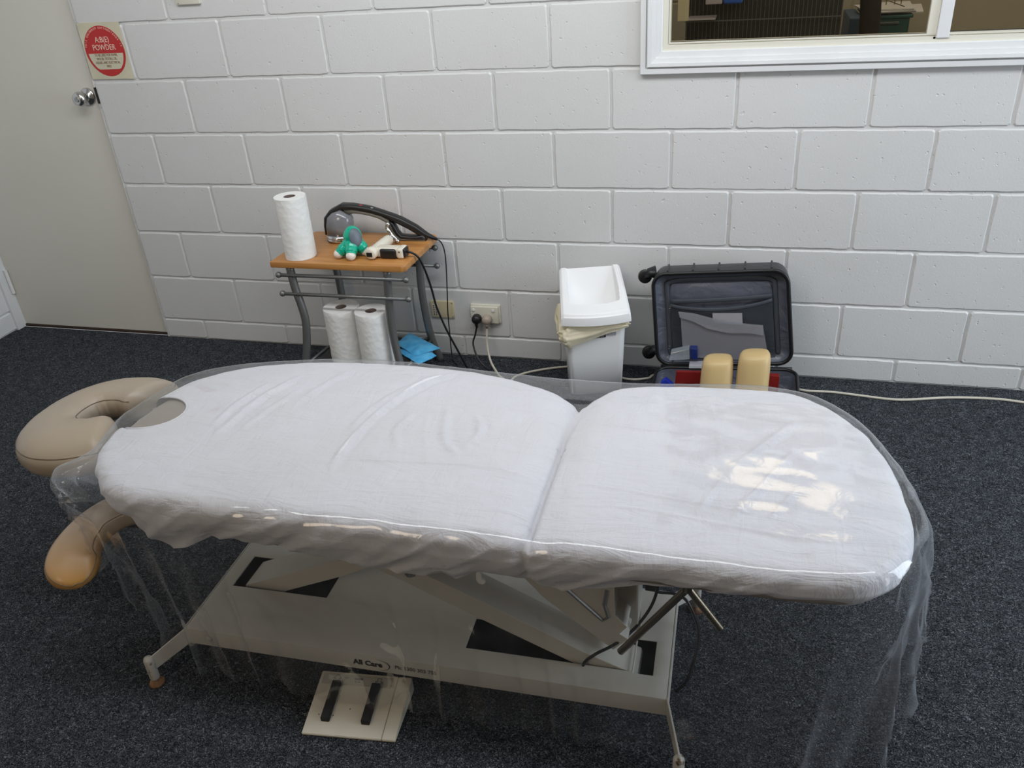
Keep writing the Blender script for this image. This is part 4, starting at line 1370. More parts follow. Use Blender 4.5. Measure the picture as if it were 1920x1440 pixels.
# ------------------------------------------------------------------ massage table
mt = root('massage_table', (0.12, -1.40, 0), 'electric massage table with cream metal base and taupe padding, under a white cover', 'massage table')
ZB = 0.54     # top of the bed
YC = -1.375
OUT = [(-0.712, -1.608), (-0.752, -1.548), (-0.771, -1.480), (-0.775, -1.400), (-0.760, -1.300), (-0.725, -1.212), (-0.650, -1.140), (-0.527, -1.085), (-0.356, -1.050), (-0.176, -1.043),
       (-0.057, -1.047), (0.033, -1.058), (0.150, -1.088), (0.235, -1.125), (0.285, -1.160), (0.307, -1.178), (0.328, -1.146), (0.370, -1.098), (0.430, -1.070), (0.561, -1.053), (0.690, -1.047),
       (0.790, -1.056), (0.872, -1.115), (0.932, -1.200), (0.966, -1.300), (0.984, -1.420), (0.984, -1.510), (0.962, -1.600), (0.912, -1.660), (0.830, -1.688), (0.650, -1.692), (0.400, -1.691),
       (0.300, -1.690), (0.200, -1.691), (-0.050, -1.692), (-0.300, -1.692), (-0.500, -1.690), (-0.590, -1.682), (-0.655, -1.655)]


def resample(poly, n):
    P = np.array(poly)
    Q = np.vstack([P, P[:1]])
    d = np.r_[0, np.cumsum(np.linalg.norm(np.diff(Q, axis=0), axis=1))]
    s_ = np.linspace(0, d[-1], n, endpoint=False)
    return np.c_[np.interp(s_, d, Q[:, 0]), np.interp(s_, d, Q[:, 1])]


def smooth_normals(P, k=3):
    n = len(P)
    T = np.roll(P, -k, 0) - np.roll(P, k, 0)
    T /= np.linalg.norm(T, axis=1)[:, None]
    Nn = np.c_[T[:, 1], -T[:, 0]]
    c = P.mean(0)
    if np.mean(np.sum(Nn * (P - c), axis=1)) < 0: Nn = -Nn
    return Nn


def seg_d(X, Y, a, b_):
    ax, ay = a; bx, by = b_
    dx, dy = bx - ax, by - ay
    L2 = dx * dx + dy * dy + 1e-12
    t_ = np.clip(((X - ax) * dx + (Y - ay) * dy) / L2, 0, 1)
    sx_ = X - ax - t_ * dx; sy_ = Y - ay - t_ * dy
    sgn = np.sign(dx * (Y - ay) - dy * (X - ax))
    return np.hypot(sx_, sy_) * sgn, t_


RIDGES = [
    ([(-0.024, -1.089), (-0.084, -1.153), (-0.142, -1.290), (-0.161, -1.432), (-0.160, -1.555)], 0.010, 0.0075, 1),
    ([(-0.062, -1.094), (-0.140, -1.227), (-0.171, -1.319), (-0.178, -1.42)], 0.012, 0.0055, 1),
    ([(-0.182, -1.509), (-0.033, -1.494), (0.154, -1.483), (0.284, -1.503)], 0.0042, 0.0030, 0),
    ([(-0.034, -1.274), (0.000, -1.39), (0.045, -1.501)], 0.0040, 0.0020, 0),
    ([(-0.420, -1.158), (-0.470, -1.30), (-0.489, -1.473)], 0.011, 0.0042, 1),
    ([(-0.484, -1.210), (-0.515, -1.33), (-0.520, -1.43)], 0.009, 0.0035, 1),
    ([(-0.385, -1.22), (-0.431, -1.383), (-0.435, -1.44)], 0.008, 0.0026, 1),
    ([(-0.30, -1.10), (-0.345, -1.22), (-0.37, -1.33)], 0.012, 0.0022, 1),
    ([(0.366, -1.283), (0.470, -1.290), (0.576, -1.297), (0.676, -1.338)], 0.0055, 0.0030, 0),
    ([(0.587, -1.108), (0.620, -1.22), (0.633, -1.325), (0.648, -1.572)], 0.0045, 0.0025, 0),
    ([(0.545, -1.11), (0.575, -1.25), (0.56, -1.40), (0.545, -1.52)], 0.0055, 0.0022, 0),
    ([(0.796, -1.194), (0.71, -1.33), (0.628, -1.450)], 0.011, 0.0050, 1),
    ([(0.782, -1.321), (0.72, -1.45), (0.658, -1.562)], 0.009, 0.0048, 1),
    ([(0.739, -1.404), (0.70, -1.50), (0.663, -1.569)], 0.007, 0.0040, 1),
    ([(0.788, -1.449), (0.729, -1.557)], 0.007, 0.0040, 1),
    ([(0.700, -1.36), (0.635, -1.47), (0.60, -1.56)], 0.007, 0.0035, 1),
    ([(0.555, -1.174), (0.662, -1.197), (0.785, -1.218)], 0.006, 0.0045, 0),
    ([(0.50, -1.140), (0.662, -1.165), (0.80, -1.180)], 0.006, 0.0035, 0),
    ([(0.361, -1.504), (0.490, -1.517), (0.691, -1.541), (0.821, -1.556)], 0.0045, 0.0028, 0),
    ([(0.340, -1.575), (0.50, -1.565), (0.70, -1.590), (0.86, -1.60)], 0.0055, 0.0025, 0),
    ([(0.006, -1.256), (0.048, -1.398), (0.097, -1.453)], 0.010, 0.0040, 1),
    ([(0.080, -1.281), (0.115, -1.35), (0.102, -1.432)], 0.009, 0.0035, 1),
    ([(-0.060, -1.30), (-0.075, -1.38), (-0.040, -1.45)], 0.009, 0.0035, 1),
    ([(0.02, -1.13), (0.10, -1.135), (0.19, -1.16)], 0.006, 0.0022, 0),
]


def wrinkles(X, Y):
    Z_ = np.zeros_like(X)
    for pts, wd, h, kind in RIDGES:
        wd = wd * 0.85
        pts = [tuple(p) for p in catmull(pts, 5)]
        best = np.full_like(X, 9.0); tt = np.zeros_like(X)
        m_ = len(pts) - 1
        for i in range(m_):
            d, t_ = seg_d(X, Y, pts[i], pts[i + 1])
            sel = np.abs(d) < np.abs(best)
            best = np.where(sel, d, best); tt = np.where(sel, (i + t_) / m_, tt)
        fade = np.clip(np.minimum(tt, 1 - tt) * 5, 0, 1) ** 0.7
        if kind == 1:
            g = np.exp(-(best / wd) ** 2) - 0.45 * np.exp(-((best - wd * 1.9) / (wd * 1.1)) ** 2) - 0.25 * np.exp(-((best + wd * 1.9) / (wd * 1.2)) ** 2)
        else:
            g = np.exp(-(best / wd) ** 2) - 0.5 * np.exp(-((best - wd * 1.5) / wd) ** 2)
        Z_ += 1.15 * h * g * fade
    return Z_


def vnoise(P, s_, seed=0.0):
    return np.array([mnoise.noise(Vector((p[0] * s_[0], p[1] * s_[1], p[2] * s_[2] + seed))) for p in P])


def slab(outline, N_, M_, ztop, r, hem_z, tuck=0.0, spine=(-0.45, 0.70), yc=YC, crown=0.010, seam=None, wr=False, fold=0.0, flare=None, side_n=24, rim_n=8):
    P = resample(outline, N_)
    Nn = smooth_normals(P)
    Sx = np.clip(P[:, 0], spine[0], spine[1]); Sp = np.c_[Sx, np.full(N_, yc)]
    rows = []
    inner = P - Nn * r
    for k in range(M_ + 1):
        t_ = k / M_
        t_ = 1 - (1 - t_) ** 1.15
        q = Sp + (inner - Sp) * t_
        z = np.full(N_, ztop) + crown * (1 - t_ ** 3)
        rows.append(np.c_[q, z])
    for k in range(1, rim_n + 1):
        a = (PI / 2) * k / rim_n
        rows.append(np.c_[inner + Nn * (r * math.sin(a)), np.full(N_, ztop - r * (1 - math.cos(a)))])
    hz_ = hem_z(P) if callable(hem_z) else np.full(N_, hem_z)
    arcl = np.r_[0, np.cumsum(np.linalg.norm(np.diff(P, axis=0), axis=1))]
    for k in range(1, side_n + 1):
        t_ = k / side_n
        z = (ztop - r) + (hz_ - (ztop - r)) * t_
        off = np.zeros(N_)
        if flare is not None: off = flare(P, arcl, t_)
        q = P + Nn * (off - tuck * (max(0, t_ - 0.25) / 0.75) ** 1.3)[:, None]
        rows.append(np.c_[q, z])
    A = np.array(rows)                      # (R,N,3)
    R_, N2, _ = A.shape
    if seam:
        xs, dep, wdn, dsh, wsh = seam
        X_ = A[:, :, 0]; Y_ = A[:, :, 1]
        g = dep * np.exp(-((X_ - xs) / wdn) ** 2) + dsh * np.exp(-((X_ - xs) / wsh) ** 2)
        A[:, :, 2] -= g * (np.clip((M_ + rim_n - np.arange(R_)) / float(rim_n), 0, 1) ** 0.8)[:, None]
        # the front side pulls in a little at the seam as well
        A[:, :, 1] += np.clip((-1.58 - Y_) / 0.08, 0, 1) * 0.012 * np.exp(-((X_ - xs + 0.010) / 0.013) ** 2)
    if wr:
        top_rows = M_ + rim_n // 2
        X_ = A[:top_rows, :, 0]; Y_ = A[:top_rows, :, 1]
        A[:top_rows, :, 2] += wrinkles(X_, Y_)
    if fold:
        for k in range(M_ + 3, R_):
            t_ = min(1.0, (k - M_ - 2) / (R_ - M_ - 3) + 0.02)
            amp = fold * t_ ** 0.8
            q = A[k]
            ph = q[:, 0] * 1.0 + (ztop - q[:, 2]) * 0.9
            nn = np.array([mnoise.noise(Vector((arcl[i] * 9 - (ztop - q[i, 2]) * 16, 0.3, 1.7))) + 0.5 * mnoise.noise(Vector((arcl[i] * 23 - (ztop - q[i, 2]) * 26, 4.3, 1.7))) for i in range(N2)])
            ridge = (1 - np.abs(nn) * 2.2)
            A[k, :, :2] += Nn * (amp * (ridge - 0.4))[:, None]
            if k > R_ - 5:
                A[k, :, 2] += 0.006 * nn * (k - R_ + 5) / 4
    return A, P, Nn, arcl


def grid_mesh(mb, A, kill=None, snap=None):
    R_, N2, _ = A.shape
    V = A.reshape(-1, 3)
    if snap is not None: V = snap(V)
    F = []
    for i in range(R_ - 1):
        for k in range(N2):
            k2 = (k + 1) % N2
            f = (i * N2 + k, (i + 1) * N2 + k, (i + 1) * N2 + k2, i * N2 + k2)
            if kill is not None:
                c = (V[f[0]] + V[f[1]] + V[f[2]] + V[f[3]]) / 4
                if kill(c): continue
            F.append(f)
    mb.add(V, F)


OUTS = [tuple(p) for p in catmull(OUT, 8, True)]
# padding underneath (two sections)
for nm, xa, xb in (('head_section', -0.775, 0.250), ('foot_section', 0.356, 0.98)):
    P = resample(OUTS, 360)
    Nn = smooth_normals(P)
    Q = P - Nn * 0.016
    Q = Q[(P[:, 0] > xa - 0.01) & (P[:, 0] < xb + 0.03)]
    if nm == 'head_section': Q = Q[P[(P[:, 0] > xa - 0.01) & (P[:, 0] < xb + 0.03)][:, 0] < 0.20]
    else: Q = Q[Q[:, 0] > 0.40]
    pd = MB()
    cxx = (xa + xb) / 2
    A, _, _, _ = slab([tuple(q) for q in Q], 260, 14, ZB - 0.005, 0.040, 0.466, spine=(xa + 0.32, xb - 0.32) if nm == 'head_section' else (xa + 0.25, xb - 0.25), crown=0.008, side_n=3)
    rings = [[tuple(p) for p in A[i]] for i in range(A.shape[0])]
    grid_mesh(pd, A)
    pd.F.append(tuple((A.shape[0] - 1) * A.shape[1] + k for k in range(A.shape[1]))); pd.MI.append(0)
    pd.build(nm, M['vinyl_hole'], mt, smooth=True)
# steel top frame under the pads
tf = MB()
for y in (-1.56, -1.24):
    tf.box(-0.60, 0.85, y - 0.02, y + 0.02, 0.43, 0.462, 0.003)
for x in (-0.60, -0.15, 0.26, 0.36, 0.83):
    tf.box(x - 0.018, x + 0.018, -1.58, -1.22, 0.428, 0.460, 0.003)
tf.build('top_frame', M['frame_cream'], mt)

# base tray with slots
ang = math.radians(1.08)
Tr = Matrix.Translation((0.0, -1.656, 0)) @ Matrix.Rotation(ang, 4, 'Z')
TX0, TX1, TD, TZt, TZb = -0.556, 0.564, 0.312, 0.130, 0.082
slots = [(-0.518, -0.262, 0.152, 0.262), (0.118, 0.486, 0.060, 0.150), (0.490, 0.531, 0.056, 0.152)]
xs_ = sorted({TX0, TX1} | {s_[0] for s_ in slots} | {s_[1] for s_ in slots})
ys_ = sorted({0.0, TD} | {s_[2] for s_ in slots} | {s_[3] for s_ in slots})
bm = bmesh.new()
vg = {}
for i, x in enumerate(xs_):
    for j, y in enumerate(ys_):
        vg[i, j] = bm.verts.new((x, y, TZt))
for i in range(len(xs_) - 1):
    for j in range(len(ys_) - 1):
        cx, cy = (xs_[i] + xs_[i + 1]) / 2, (ys_[j] + ys_[j + 1]) / 2
        if any(s_[0] < cx < s_[1] and s_[2] < cy < s_[3] for s_ in slots): continue
        bm.faces.new((vg[i, j], vg[i + 1, j], vg[i + 1, j + 1], vg[i, j + 1]))
bmesh.ops.dissolve_limit(bm, angle_limit=0.001, verts=bm.verts, edges=bm.edges) if False else None
bd_e = [e for e in bm.edges if e.is_boundary]
r_ = bmesh.ops.extrude_edge_only(bm, edges=bd_e)
nv = [g for g in r_['geom'] if isinstance(g, bmesh.types.BMVert)]
for v_ in nv:
    outer = abs(v_.co.x - TX0) < 1e-5 or abs(v_.co.x - TX1) < 1e-5 or abs(v_.co.y) < 1e-5 or abs(v_.co.y - TD) < 1e-5
    v_.co.z = TZb if outer else TZt - 0.0025
def inside(x, y, s_): return s_[0] - 1e-5 <= x <= s_[1] + 1e-5 and s_[2] - 1e-5 <= y <= s_[3] + 1e-5
be = [e for e in bm.edges if abs(e.verts[0].co.z - TZt) < 1e-6 and abs(e.verts[1].co.z - TZt) < 1e-6 and len(e.link_faces) == 2 and abs(e.link_faces[0].normal.dot(e.link_faces[1].normal)) < 0.5]
bm.normal_update()
be = [e for e in bm.edges if e.verts[0].co.z > TZt - 1e-5 and e.verts[1].co.z > TZt - 1e-5 and len(e.link_faces) == 2 and abs(e.link_faces[0].normal.dot(e.link_faces[1].normal)) < 0.5]
corner = [e for e in bm.edges if abs(e.verts[0].co.x - e.verts[1].co.x) < 1e-6 and abs(e.verts[0].co.y - e.verts[1].co.y) < 1e-6 and len(e.link_faces) == 2 and abs(e.link_faces[0].normal.dot(e.link_faces[1].normal)) < 0.5]
bmesh.ops.bevel(bm, geom=be + corner, offset=0.0016, segments=2, profile=0.5, affect='EDGES')
bmesh.ops.transform(bm, matrix=Tr, verts=bm.verts)
tray = MB().bm(bm)
trayo = tray.build('base_tray', M['frame_cream'], mt, auto=35)
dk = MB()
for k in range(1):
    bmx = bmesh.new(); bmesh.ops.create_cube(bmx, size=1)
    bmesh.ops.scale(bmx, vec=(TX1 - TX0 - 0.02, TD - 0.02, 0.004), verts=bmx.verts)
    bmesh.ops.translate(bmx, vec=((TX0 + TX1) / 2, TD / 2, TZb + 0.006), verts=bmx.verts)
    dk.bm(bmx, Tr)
dk.build('slot_shade', M['dark_hole'], trayo)
bt = MB()
for (x, z) in ((-0.497, 0.106),):
    p = Tr @ Vector((x, -0.0005, z))
    bt.lathe([(0.0068, 0), (0.0068, 0.002), (0.0045, 0.0035), (0, 0.0035)], p, (0, -1, 0), 16)
bt.build('tray_bolt', M['frame_cream'], trayo, smooth=True)
# lettering and its arc
fx4 = lambda x, z: Tr @ frame4((x, -0.0006, z), (1, 0, 0), (0, 0, 1))
text_mesh('brand_lettering', 'All Care', 0.0205, fx4(-0.096, 0.0975), M['print_black'], trayo, offset=0.0007)
text_mesh('phone_lettering', 'Ph: 1300 303 755', 0.0150, fx4(0.018, 0.0995) @ Matrix.Diagonal((0.93, 1, 1, 1)), M['print_grey'], trayo, offset=0.0002)
sw_ = MB()
V = []; n = 24
for i in range(n + 1):
    a = math.radians(100 - 185 * i / n)
    wdt = 0.0002 + 0.0017 * math.sin(PI * i / n) ** 1.5
    for rr_ in (1.0, 1.0):
        pass
    cx, cz = -0.072, 0.1035
    x = cx + 0.030 * math.cos(a); z = cz + 0.0165 * math.sin(a)
    x2 = cx + (0.030 - wdt * 1.6) * math.cos(a); z2 = cz + (0.0165 - wdt) * math.sin(a)
    V.append(Tr @ Vector((x, -0.0008, z))); V.append(Tr @ Vector((x2, -0.0008, z2)))
sw_.add(V, [(2 * i, 2 * i + 2, 2 * i + 3, 2 * i + 1) for i in range(n)])
sw_.build('brand_arc', M['print_black'], trayo)

# leg plates, tubes, feet
def leg(pa, pb, sgn, nm='leg'):
    """pa at the tray end, pb at the foot"""
    l_ = MB()
    a, b_ = Vector(pa), Vector(pb)
    d = (b_ - a); d.z = 0; d.normalize()
    nrm = Vector((-d.y, d.x, 0)) * 0.004
    poly = [a + Vector((0, 0, 0.131)), a + Vector((0, 0, 0.084)), b_ + Vector((0, 0, 0.042)), b_ + Vector((0, 0, 0.082))]
    l_.prism(poly, nrm, 0.001)
    lo = l_.build(nm, M['frame_cream'], mt)
    tb_ = MB(); tb_.lathe([(0.0105, 0.018), (0.0115, 0.022), (0.0115, 0.078), (0.009, 0.084), (0.0, 0.086)], (b_.x, b_.y, 0), (0, 0, 1), 20)
    tb_.build('foot_tube', M['chipped_tube'], lo, smooth=True)
    fp_ = MB(); fp_.lathe([(0.017, 0.0), (0.0185, 0.003), (0.016, 0.007), (0.006, 0.012), (0.0045, 0.022), (0, 0.022)], (b_.x, b_.y, 0), (0, 0, 1), 24)
    fp_.build('levelling_foot', M['rust'], lo, smooth=True)


c1 = Tr @ Vector((TX0 + 0.001, 0.003, 0)); c2 = Tr @ Vector((TX1 - 0.001, 0.003, 0)); c3 = Tr @ Vector((TX0 + 0.001, TD - 0.003, 0)); c4 = Tr @ Vector((TX1 - 0.001, TD - 0.003, 0))
leg(c1, (-0.627, -1.731, 0), 1)
leg(c2, (0.598, -1.740, 0), 1)
leg(c3, (-0.627, -1.262, 0), 1)
leg(c4, (0.600, -1.250, 0), 1)
for cA, cB in ((c1, c3), (c2, c4)):
    ep = MB()
    off = Vector((-0.005, 0, 0)) if cA.x < 0 else Vector((0.0015, 0, 0))
    ep.prism([cA + off + Vector((0, 0, 0.130)), cA + off + Vector((0, 0, 0.080)), cB + off + Vector((0, 0, 0.080)), cB + off + Vector((0, 0, 0.130))], (0.0035, 0, 0), 0.0008)
    ep.build('end_plate', M['frame_cream'], mt)

# lifting arms
ra = MB()
polyR = [(0.496, -1.583, 0.116), (0.387, -1.583, 0.158), (0.158, -1.583, 0.267), (-0.06, -1.583, 0.366), (-0.25, -1.583, 0.448), (-0.25, -1.583, 0.400), (-0.01, -1.583, 0.291), (0.154, -1.583, 0.214), (0.367, -1.583, 0.118), (0.40, -1.583, 0.100), (0.50, -1.583, 0.100)]
ra.prism(polyR, (0, 0.078, 0), 0.002)
ra.build('lifting_arm', M['frame_cream'], mt)
la = MB()
polyL = [(-0.495, -1.500, 0.122), (-0.268, -1.500, 0.224), (0.02, -1.500, 0.348), (0.22, -1.500, 0.435), (0.22, -1.500, 0.395), (-0.160, -1.500, 0.227), (-0.217, -1.500, 0.197), (-0.374, -1.500, 0.125), (-0.42, -1.500, 0.100), (-0.49, -1.500, 0.100)]
la.prism(polyL, (0, 0.088, 0), 0.002)
la.build('lifting_arm', M['frame_cream'], mt)
wg = MB()
wg.prism([(0.160, -1.5845, 0.352), (0.166, -1.5845, 0.357), (0.170, -1.5845, 0.350), (0.171, -1.5845, 0.338), (0.177, -1.5845, 0.334), (0.178, -1.5845, 0.327), (0.172, -1.5845, 0.322), (0.163, -1.5845, 0.324), (0.159, -1.5845, 0.333)], (0, -0.006, 0), 0.001)
# side web plate linking arm and frame (carries the white clip)
wp = MB()
wp.prism([(0.085, -1.583, 0.325), (0.140, -1.583, 0.392), (0.170, -1.583, 0.400), (0.30, -1.583, 0.355), (0.475, -1.583, 0.165), (0.40, -1.583, 0.155), (0.158, -1.583, 0.270)], (0, 0.0035, 0))
wp.prism([(0.170, -1.583, 0.400), (0.30, -1.583, 0.355), (0.30, -1.505, 0.355), (0.17, -1.505, 0.400)], (0, 0, -0.0035))
wg.build('white_clip', M['white_plastic'], mt)
bt = MB(); bt.lathe([(0.010, 0), (0.010, 0.006), (0.006, 0.006), (0.006, 0.010), (0, 0.010)], (0.006, -1.583, 0.322), (0, -1, 0), 20)
bt.build('pivot_bolt', M['hinge'], mt, auto=40)
mh = MB()
mh.prism([(0.215, -1.560, 0.375), (0.295, -1.560, 0.278), (0.442, -1.560, 0.155), (0.474, -1.560, 0.193), (0.456, -1.560, 0.205), (0.472, -1.560, 0.228), (0.446, -1.560, 0.256), (0.444, -1.560, 0.400), (0.25, -1.560, 0.42)], (0, 0.060, 0), 0.002)
mho = mh.build('motor_housing', M['frame_cream'], mt)
br = MB()
br.tube([(0.335, -1.562, 0.325), (0.420, -1.562, 0.240), (0.432, -1.562, 0.252), (0.424, -1.562, 0.285), (0.430, -1.562, 0.325)], 0.004, 6)
br.build('bent_bracket', M['hinge'], mho)
pp = MB()
pp.box(0.437, 0.492, -1.492, -1.486, 0.150, 0.440, 0.001)
pp.box(0.4905, 0.494, -1.560, -1.486, 0.240, 0.440, 0.001)
pp.build('upright_plate', M['frame_cream'], mt)
for i, (a, b_) in enumerate((((0.592, -1.600, 0.395), (0.463, -1.600, 0.197)), ((0.594, -1.598, 0.393), (0.658, -1.598, 0.300)))):
    l_ = MB(); l_.tube([a, b_], 0.0078, 16)
    lo = l_.build('release_lever', M['bronze_rod'], mt, auto=40)
rk = MB(); rk.tube([(0.50, -1.60, 0.425), (0.70, -1.60, 0.425)], 0.007, 12); rk.tube([(0.592, -1.6, 0.39), (0.592, -1.6, 0.43)], 0.01, 12)
rk.build('lever_pivot', M['bronze_rod'], mt, smooth=True)
for pts in ([(0.498, -1.47, 0.40), (0.525, -1.47, 0.32), (0.520, -1.49, 0.25), (0.49, -1.52, 0.20), (0.45, -1.56, 0.178), (0.41, -1.586, 0.165), (0.385, -1.592, 0.14), (0.380, -1.592, 0.11)],
            [(0.497, -1.43, 0.235), (0.52, -1.43, 0.215), (0.56, -1.42, 0.205), (0.59, -1.43, 0.19), (0.615, -1.45, 0.12), (0.60, -1.50, 0.04), (0.575, -1.52, 0.01)]):
    MB().tube(catmull(pts, 7), 0.0034, 8).build('motor_cable', M['black_cable'], mt, smooth=True)
MB().box(0.494, 0.525, -1.445, -1.425, 0.226, 0.246, 0.004).build('cable_plug', M['tool_black'], mt)

# ---- face cradle cushion (horseshoe)
def face_cushion():
    zc = 0.462
    cpx = [(-0.835, -1.228), (-0.900, -1.206), (-0.975, -1.213), (-1.030, -1.255), (-1.053, -1.325), (-1.040, -1.400), (-0.985, -1.446), (-0.905, -1.450), (-0.820, -1.415)]
    cl = catmull([(x, y, zc) for x, y in cpx], 10)
    n = len(cl)
    rad = []
    for i in range(n):
        t_ = i / (n - 1)
        e = min(1.0, min(t_, 1 - t_) / 0.05)
        rad.append(max(0.012, 0.082 * math.sqrt(max(0.02, 1 - (1 - e) ** 2))))
    mb = MB()
    V = []; F = []; q = 28
    P = [Vector(p) for p in cl]
    for i in range(n):
        T = (P[min(i + 1, n - 1)] - P[max(i - 1, 0)]).normalized()
        up = Vector((0, 0, 1)); sd = T.cross(up).normalized()
        for k in range(q):
            a = 2 * PI * k / q
            ca, sa = math.cos(a), math.sin(a)
            w_ = rad[i]; h = 0.050 * (rad[i] / 0.082)
            wr_ = 1 + 0.012 * math.sin(i * 0.9 + 2 * math.sin(k)) * (1 if k % 2 else 0.3)
            ex = 0.85
            x = math.copysign(abs(ca) ** ex, ca) * w_ * wr_; z = math.copysign(abs(sa) ** ex, sa) * h
            if z < 0: z *= 1.05
            # dished toward the inside
            V.append(P[i] + sd * x + up * (z + 0.012 * (-x / w_) * 1.0))
    for i in range(n - 1):
        for k in range(q):
            k2 = (k + 1) % q
            F.append((i * q + k, i * q + k2, (i + 1) * q + k2, (i + 1) * q + k))
    F.append(tuple(reversed(range(q)))); F.append(tuple((n - 1) * q + k for k in range(q)))
    # tilt: lower towards the camera-left
    piv = Vector((-0.9, -1.30, zc))
    Rm = Matrix.Translation(piv) @ Matrix.Rotation(math.radians(-4), 4, 'Y') @ Matrix.Translation(-piv)
    V = [Rm @ v_ for v_ in V]
    mb.add(V, F)
    fc = mb.build('face_cushion', M['vinyl'], mt, smooth=True)
    for kk, rr_ in ((0, 0.0013), (14, 0.0013)):
        pip = MB()
        off = Vector((0, 0, 0))
        pip.tube([V[i * q + (kk + 2 if kk == 0 else kk - 2)] for i in range(2, n - 2)], rr_, 6)
        pip.build('seam', M['piping'], fc, smooth=True)
    return fc


face_cushion()
cfm = MB()
cfm.box(-0.98, -0.72, -1.335, -1.300, 0.392, 0.402, 0.002)
cfm.box(-0.98, -0.72, -1.265, -1.230, 0.392, 0.402, 0.002)
cfm.build('cradle_bracket', M['tool_black'], mt)

# ---- hanging arm rest
ap = [(-0.700, -1.520, 0.400), (-0.790, -1.560, 0.385), (-0.870, -1.590, 0.345), (-0.905, -1.625, 0.290), (-0.885, -1.668, 0.245), (-0.835, -1.700, 0.225)]
ap = [(-0.650, -1.560, 0.405), (-0.697, -1.580, 0.396), (-0.742, -1.612, 0.378), (-0.766, -1.660, 0.355), (-0.760, -1.706, 0.334), (-0.716, -1.752, 0.312)]
cl = catmull(ap, 9)
n = len(cl)
P = [Vector(p) for p in cl]
V = []; F = []; q = 26
for i in range(n):
    T = (P[min(i + 1, n - 1)] - P[max(i - 1, 0)]).normalized()
    up = Vector((0.0, 0, 1)); sd = T.cross(up).normalized(); u2 = sd.cross(T)
    t_ = i / (n - 1)
    e0 = min(1, (1 - t_) / 0.20); e1 = min(1, t_ / 0.08)
    w_ = 0.054 * math.sqrt(max(0.03, 1 - (1 - e0) ** 2)) * (0.75 + 0.25 * math.sqrt(max(0, 1 - (1 - e1) ** 2)))
    w_ *= 1.0 + 0.10 * t_
    h = 0.030 * math.sqrt(max(0.08, 1 - (1 - e0) ** 2))
    for k in range(q):
        a = 2 * PI * k / q
        ca, sa = math.cos(a), math.sin(a)
        V.append(P[i] + sd * (math.copysign(abs(ca) ** 0.75, ca) * w_) + u2 * (math.copysign(abs(sa) ** 0.75, sa) * h))
for i in range(n - 1):
    for k in range(q):
        k2 = (k + 1) % q
        F.append((i * q + k, i * q + k2, (i + 1) * q + k2, (i + 1) * q + k))
F.append(tuple(reversed(range(q)))); F.append(tuple((n - 1) * q + k for k in range(q)))
ar_ = MB().add(V, F)
aro = ar_.build('arm_rest', M['vinyl_arm'], mt, smooth=True)
pip = MB()
pip.tube([V[i * q + 2] for i in range(3, n)] + [V[(n - 1) * q + k] for k in range(3, 11)] + [V[i * q + 11] for i in range(n - 1, 3, -1)], 0.0011, 6)
pip.build('seam', M['piping'], aro, smooth=True)
ab = MB()
ab.box(-0.70, -0.60, -1.600, -1.545, 0.360, 0.368, 0.002)
ab.tube([(-0.67, -1.575, 0.360), (-0.62, -1.575, 0.43)], 0.010, 12)
ab.tube([(-0.66, -1.60, 0.43), (-0.55, -1.60, 0.44)], 0.010, 12)
ab.build('arm_rest_bracket', M['tool_black'], mt, auto=40)

# ------------------------------------------------------------------ cotton cover
hx = np.array([-0.80, -0.70, -0.62, -0.581, -0.521, -0.475, -0.404, -0.337, -0.248, -0.188, -0.081, -0.048, -0.001, 0.080, 0.120, 0.147, 0.189, 0.258, 0.319, 0.371, 0.432, 0.511, 0.568, 0.653, 0.743, 0.831, 0.883, 0.93, 1.0])
hzv = np.array([0.43, 0.44, 0.430, 0.405, 0.382, 0.398, 0.438, 0.430, 0.430, 0.424, 0.418, 0.407, 0.405, 0.411, 0.425, 0.413, 0.440, 0.440, 0.418, 0.419, 0.429, 0.457, 0.468, 0.464, 0.464, 0.466, 0.465, 0.470, 0.47])


def cover_hem(P):
    z = np.full(len(P), 0.452)
    front = np.interp(P[:, 0], hx, hzv)
    wgt = np.clip((-1.45 - P[:, 1]) / 0.15, 0, 1)
    return z * (1 - wgt) + front * wgt - 0.010


A, P, Nn, arcl = slab(OUTS, 760, 104, ZB, 0.034, cover_hem, tuck=0.030, seam=(0.303, 0.024, 0.0060, 0.012, 0.040), wr=True, fold=0.011, crown=0.008, side_n=22, rim_n=10)
# fine wandering irregularity
flat = A[:110].reshape(-1, 3)
A[:110, :, 2] += (0.0011 * vnoise(flat, (17, 34, 1), 3.0) + 0.0007 * vnoise(flat, (45, 28, 1), 7.0)).reshape(110, -1)
EC, ER = (-0.717, -1.388), (0.090, 0.074)


def ell(v_): return math.hypot((v_[0] - EC[0]) / ER[0], (v_[1] - EC[1]) / ER[1])


def snap(V):
    V = V.copy()
    for i in range(len(V)):
        if V[i, 0] < -0.60 and abs(V[i, 1] - EC[1]) < 0.1:
            r_ = ell(V[i])
            if 0.955 < r_ < 1.045:
                V[i, 0] = EC[0] + (V[i, 0] - EC[0]) / r_; V[i, 1] = EC[1] + (V[i, 1] - EC[1]) / r_
    return V


def kill(c):
    if c[0] > -0.60 or c[2] < ZB - 0.035: return False
    return (ell(c) < 0.995) or (c[0] < EC[0] and abs(c[1] - EC[1]) < ER[1] * 0.97 and c[0] < -0.72 and c[2] > ZB - 0.03)


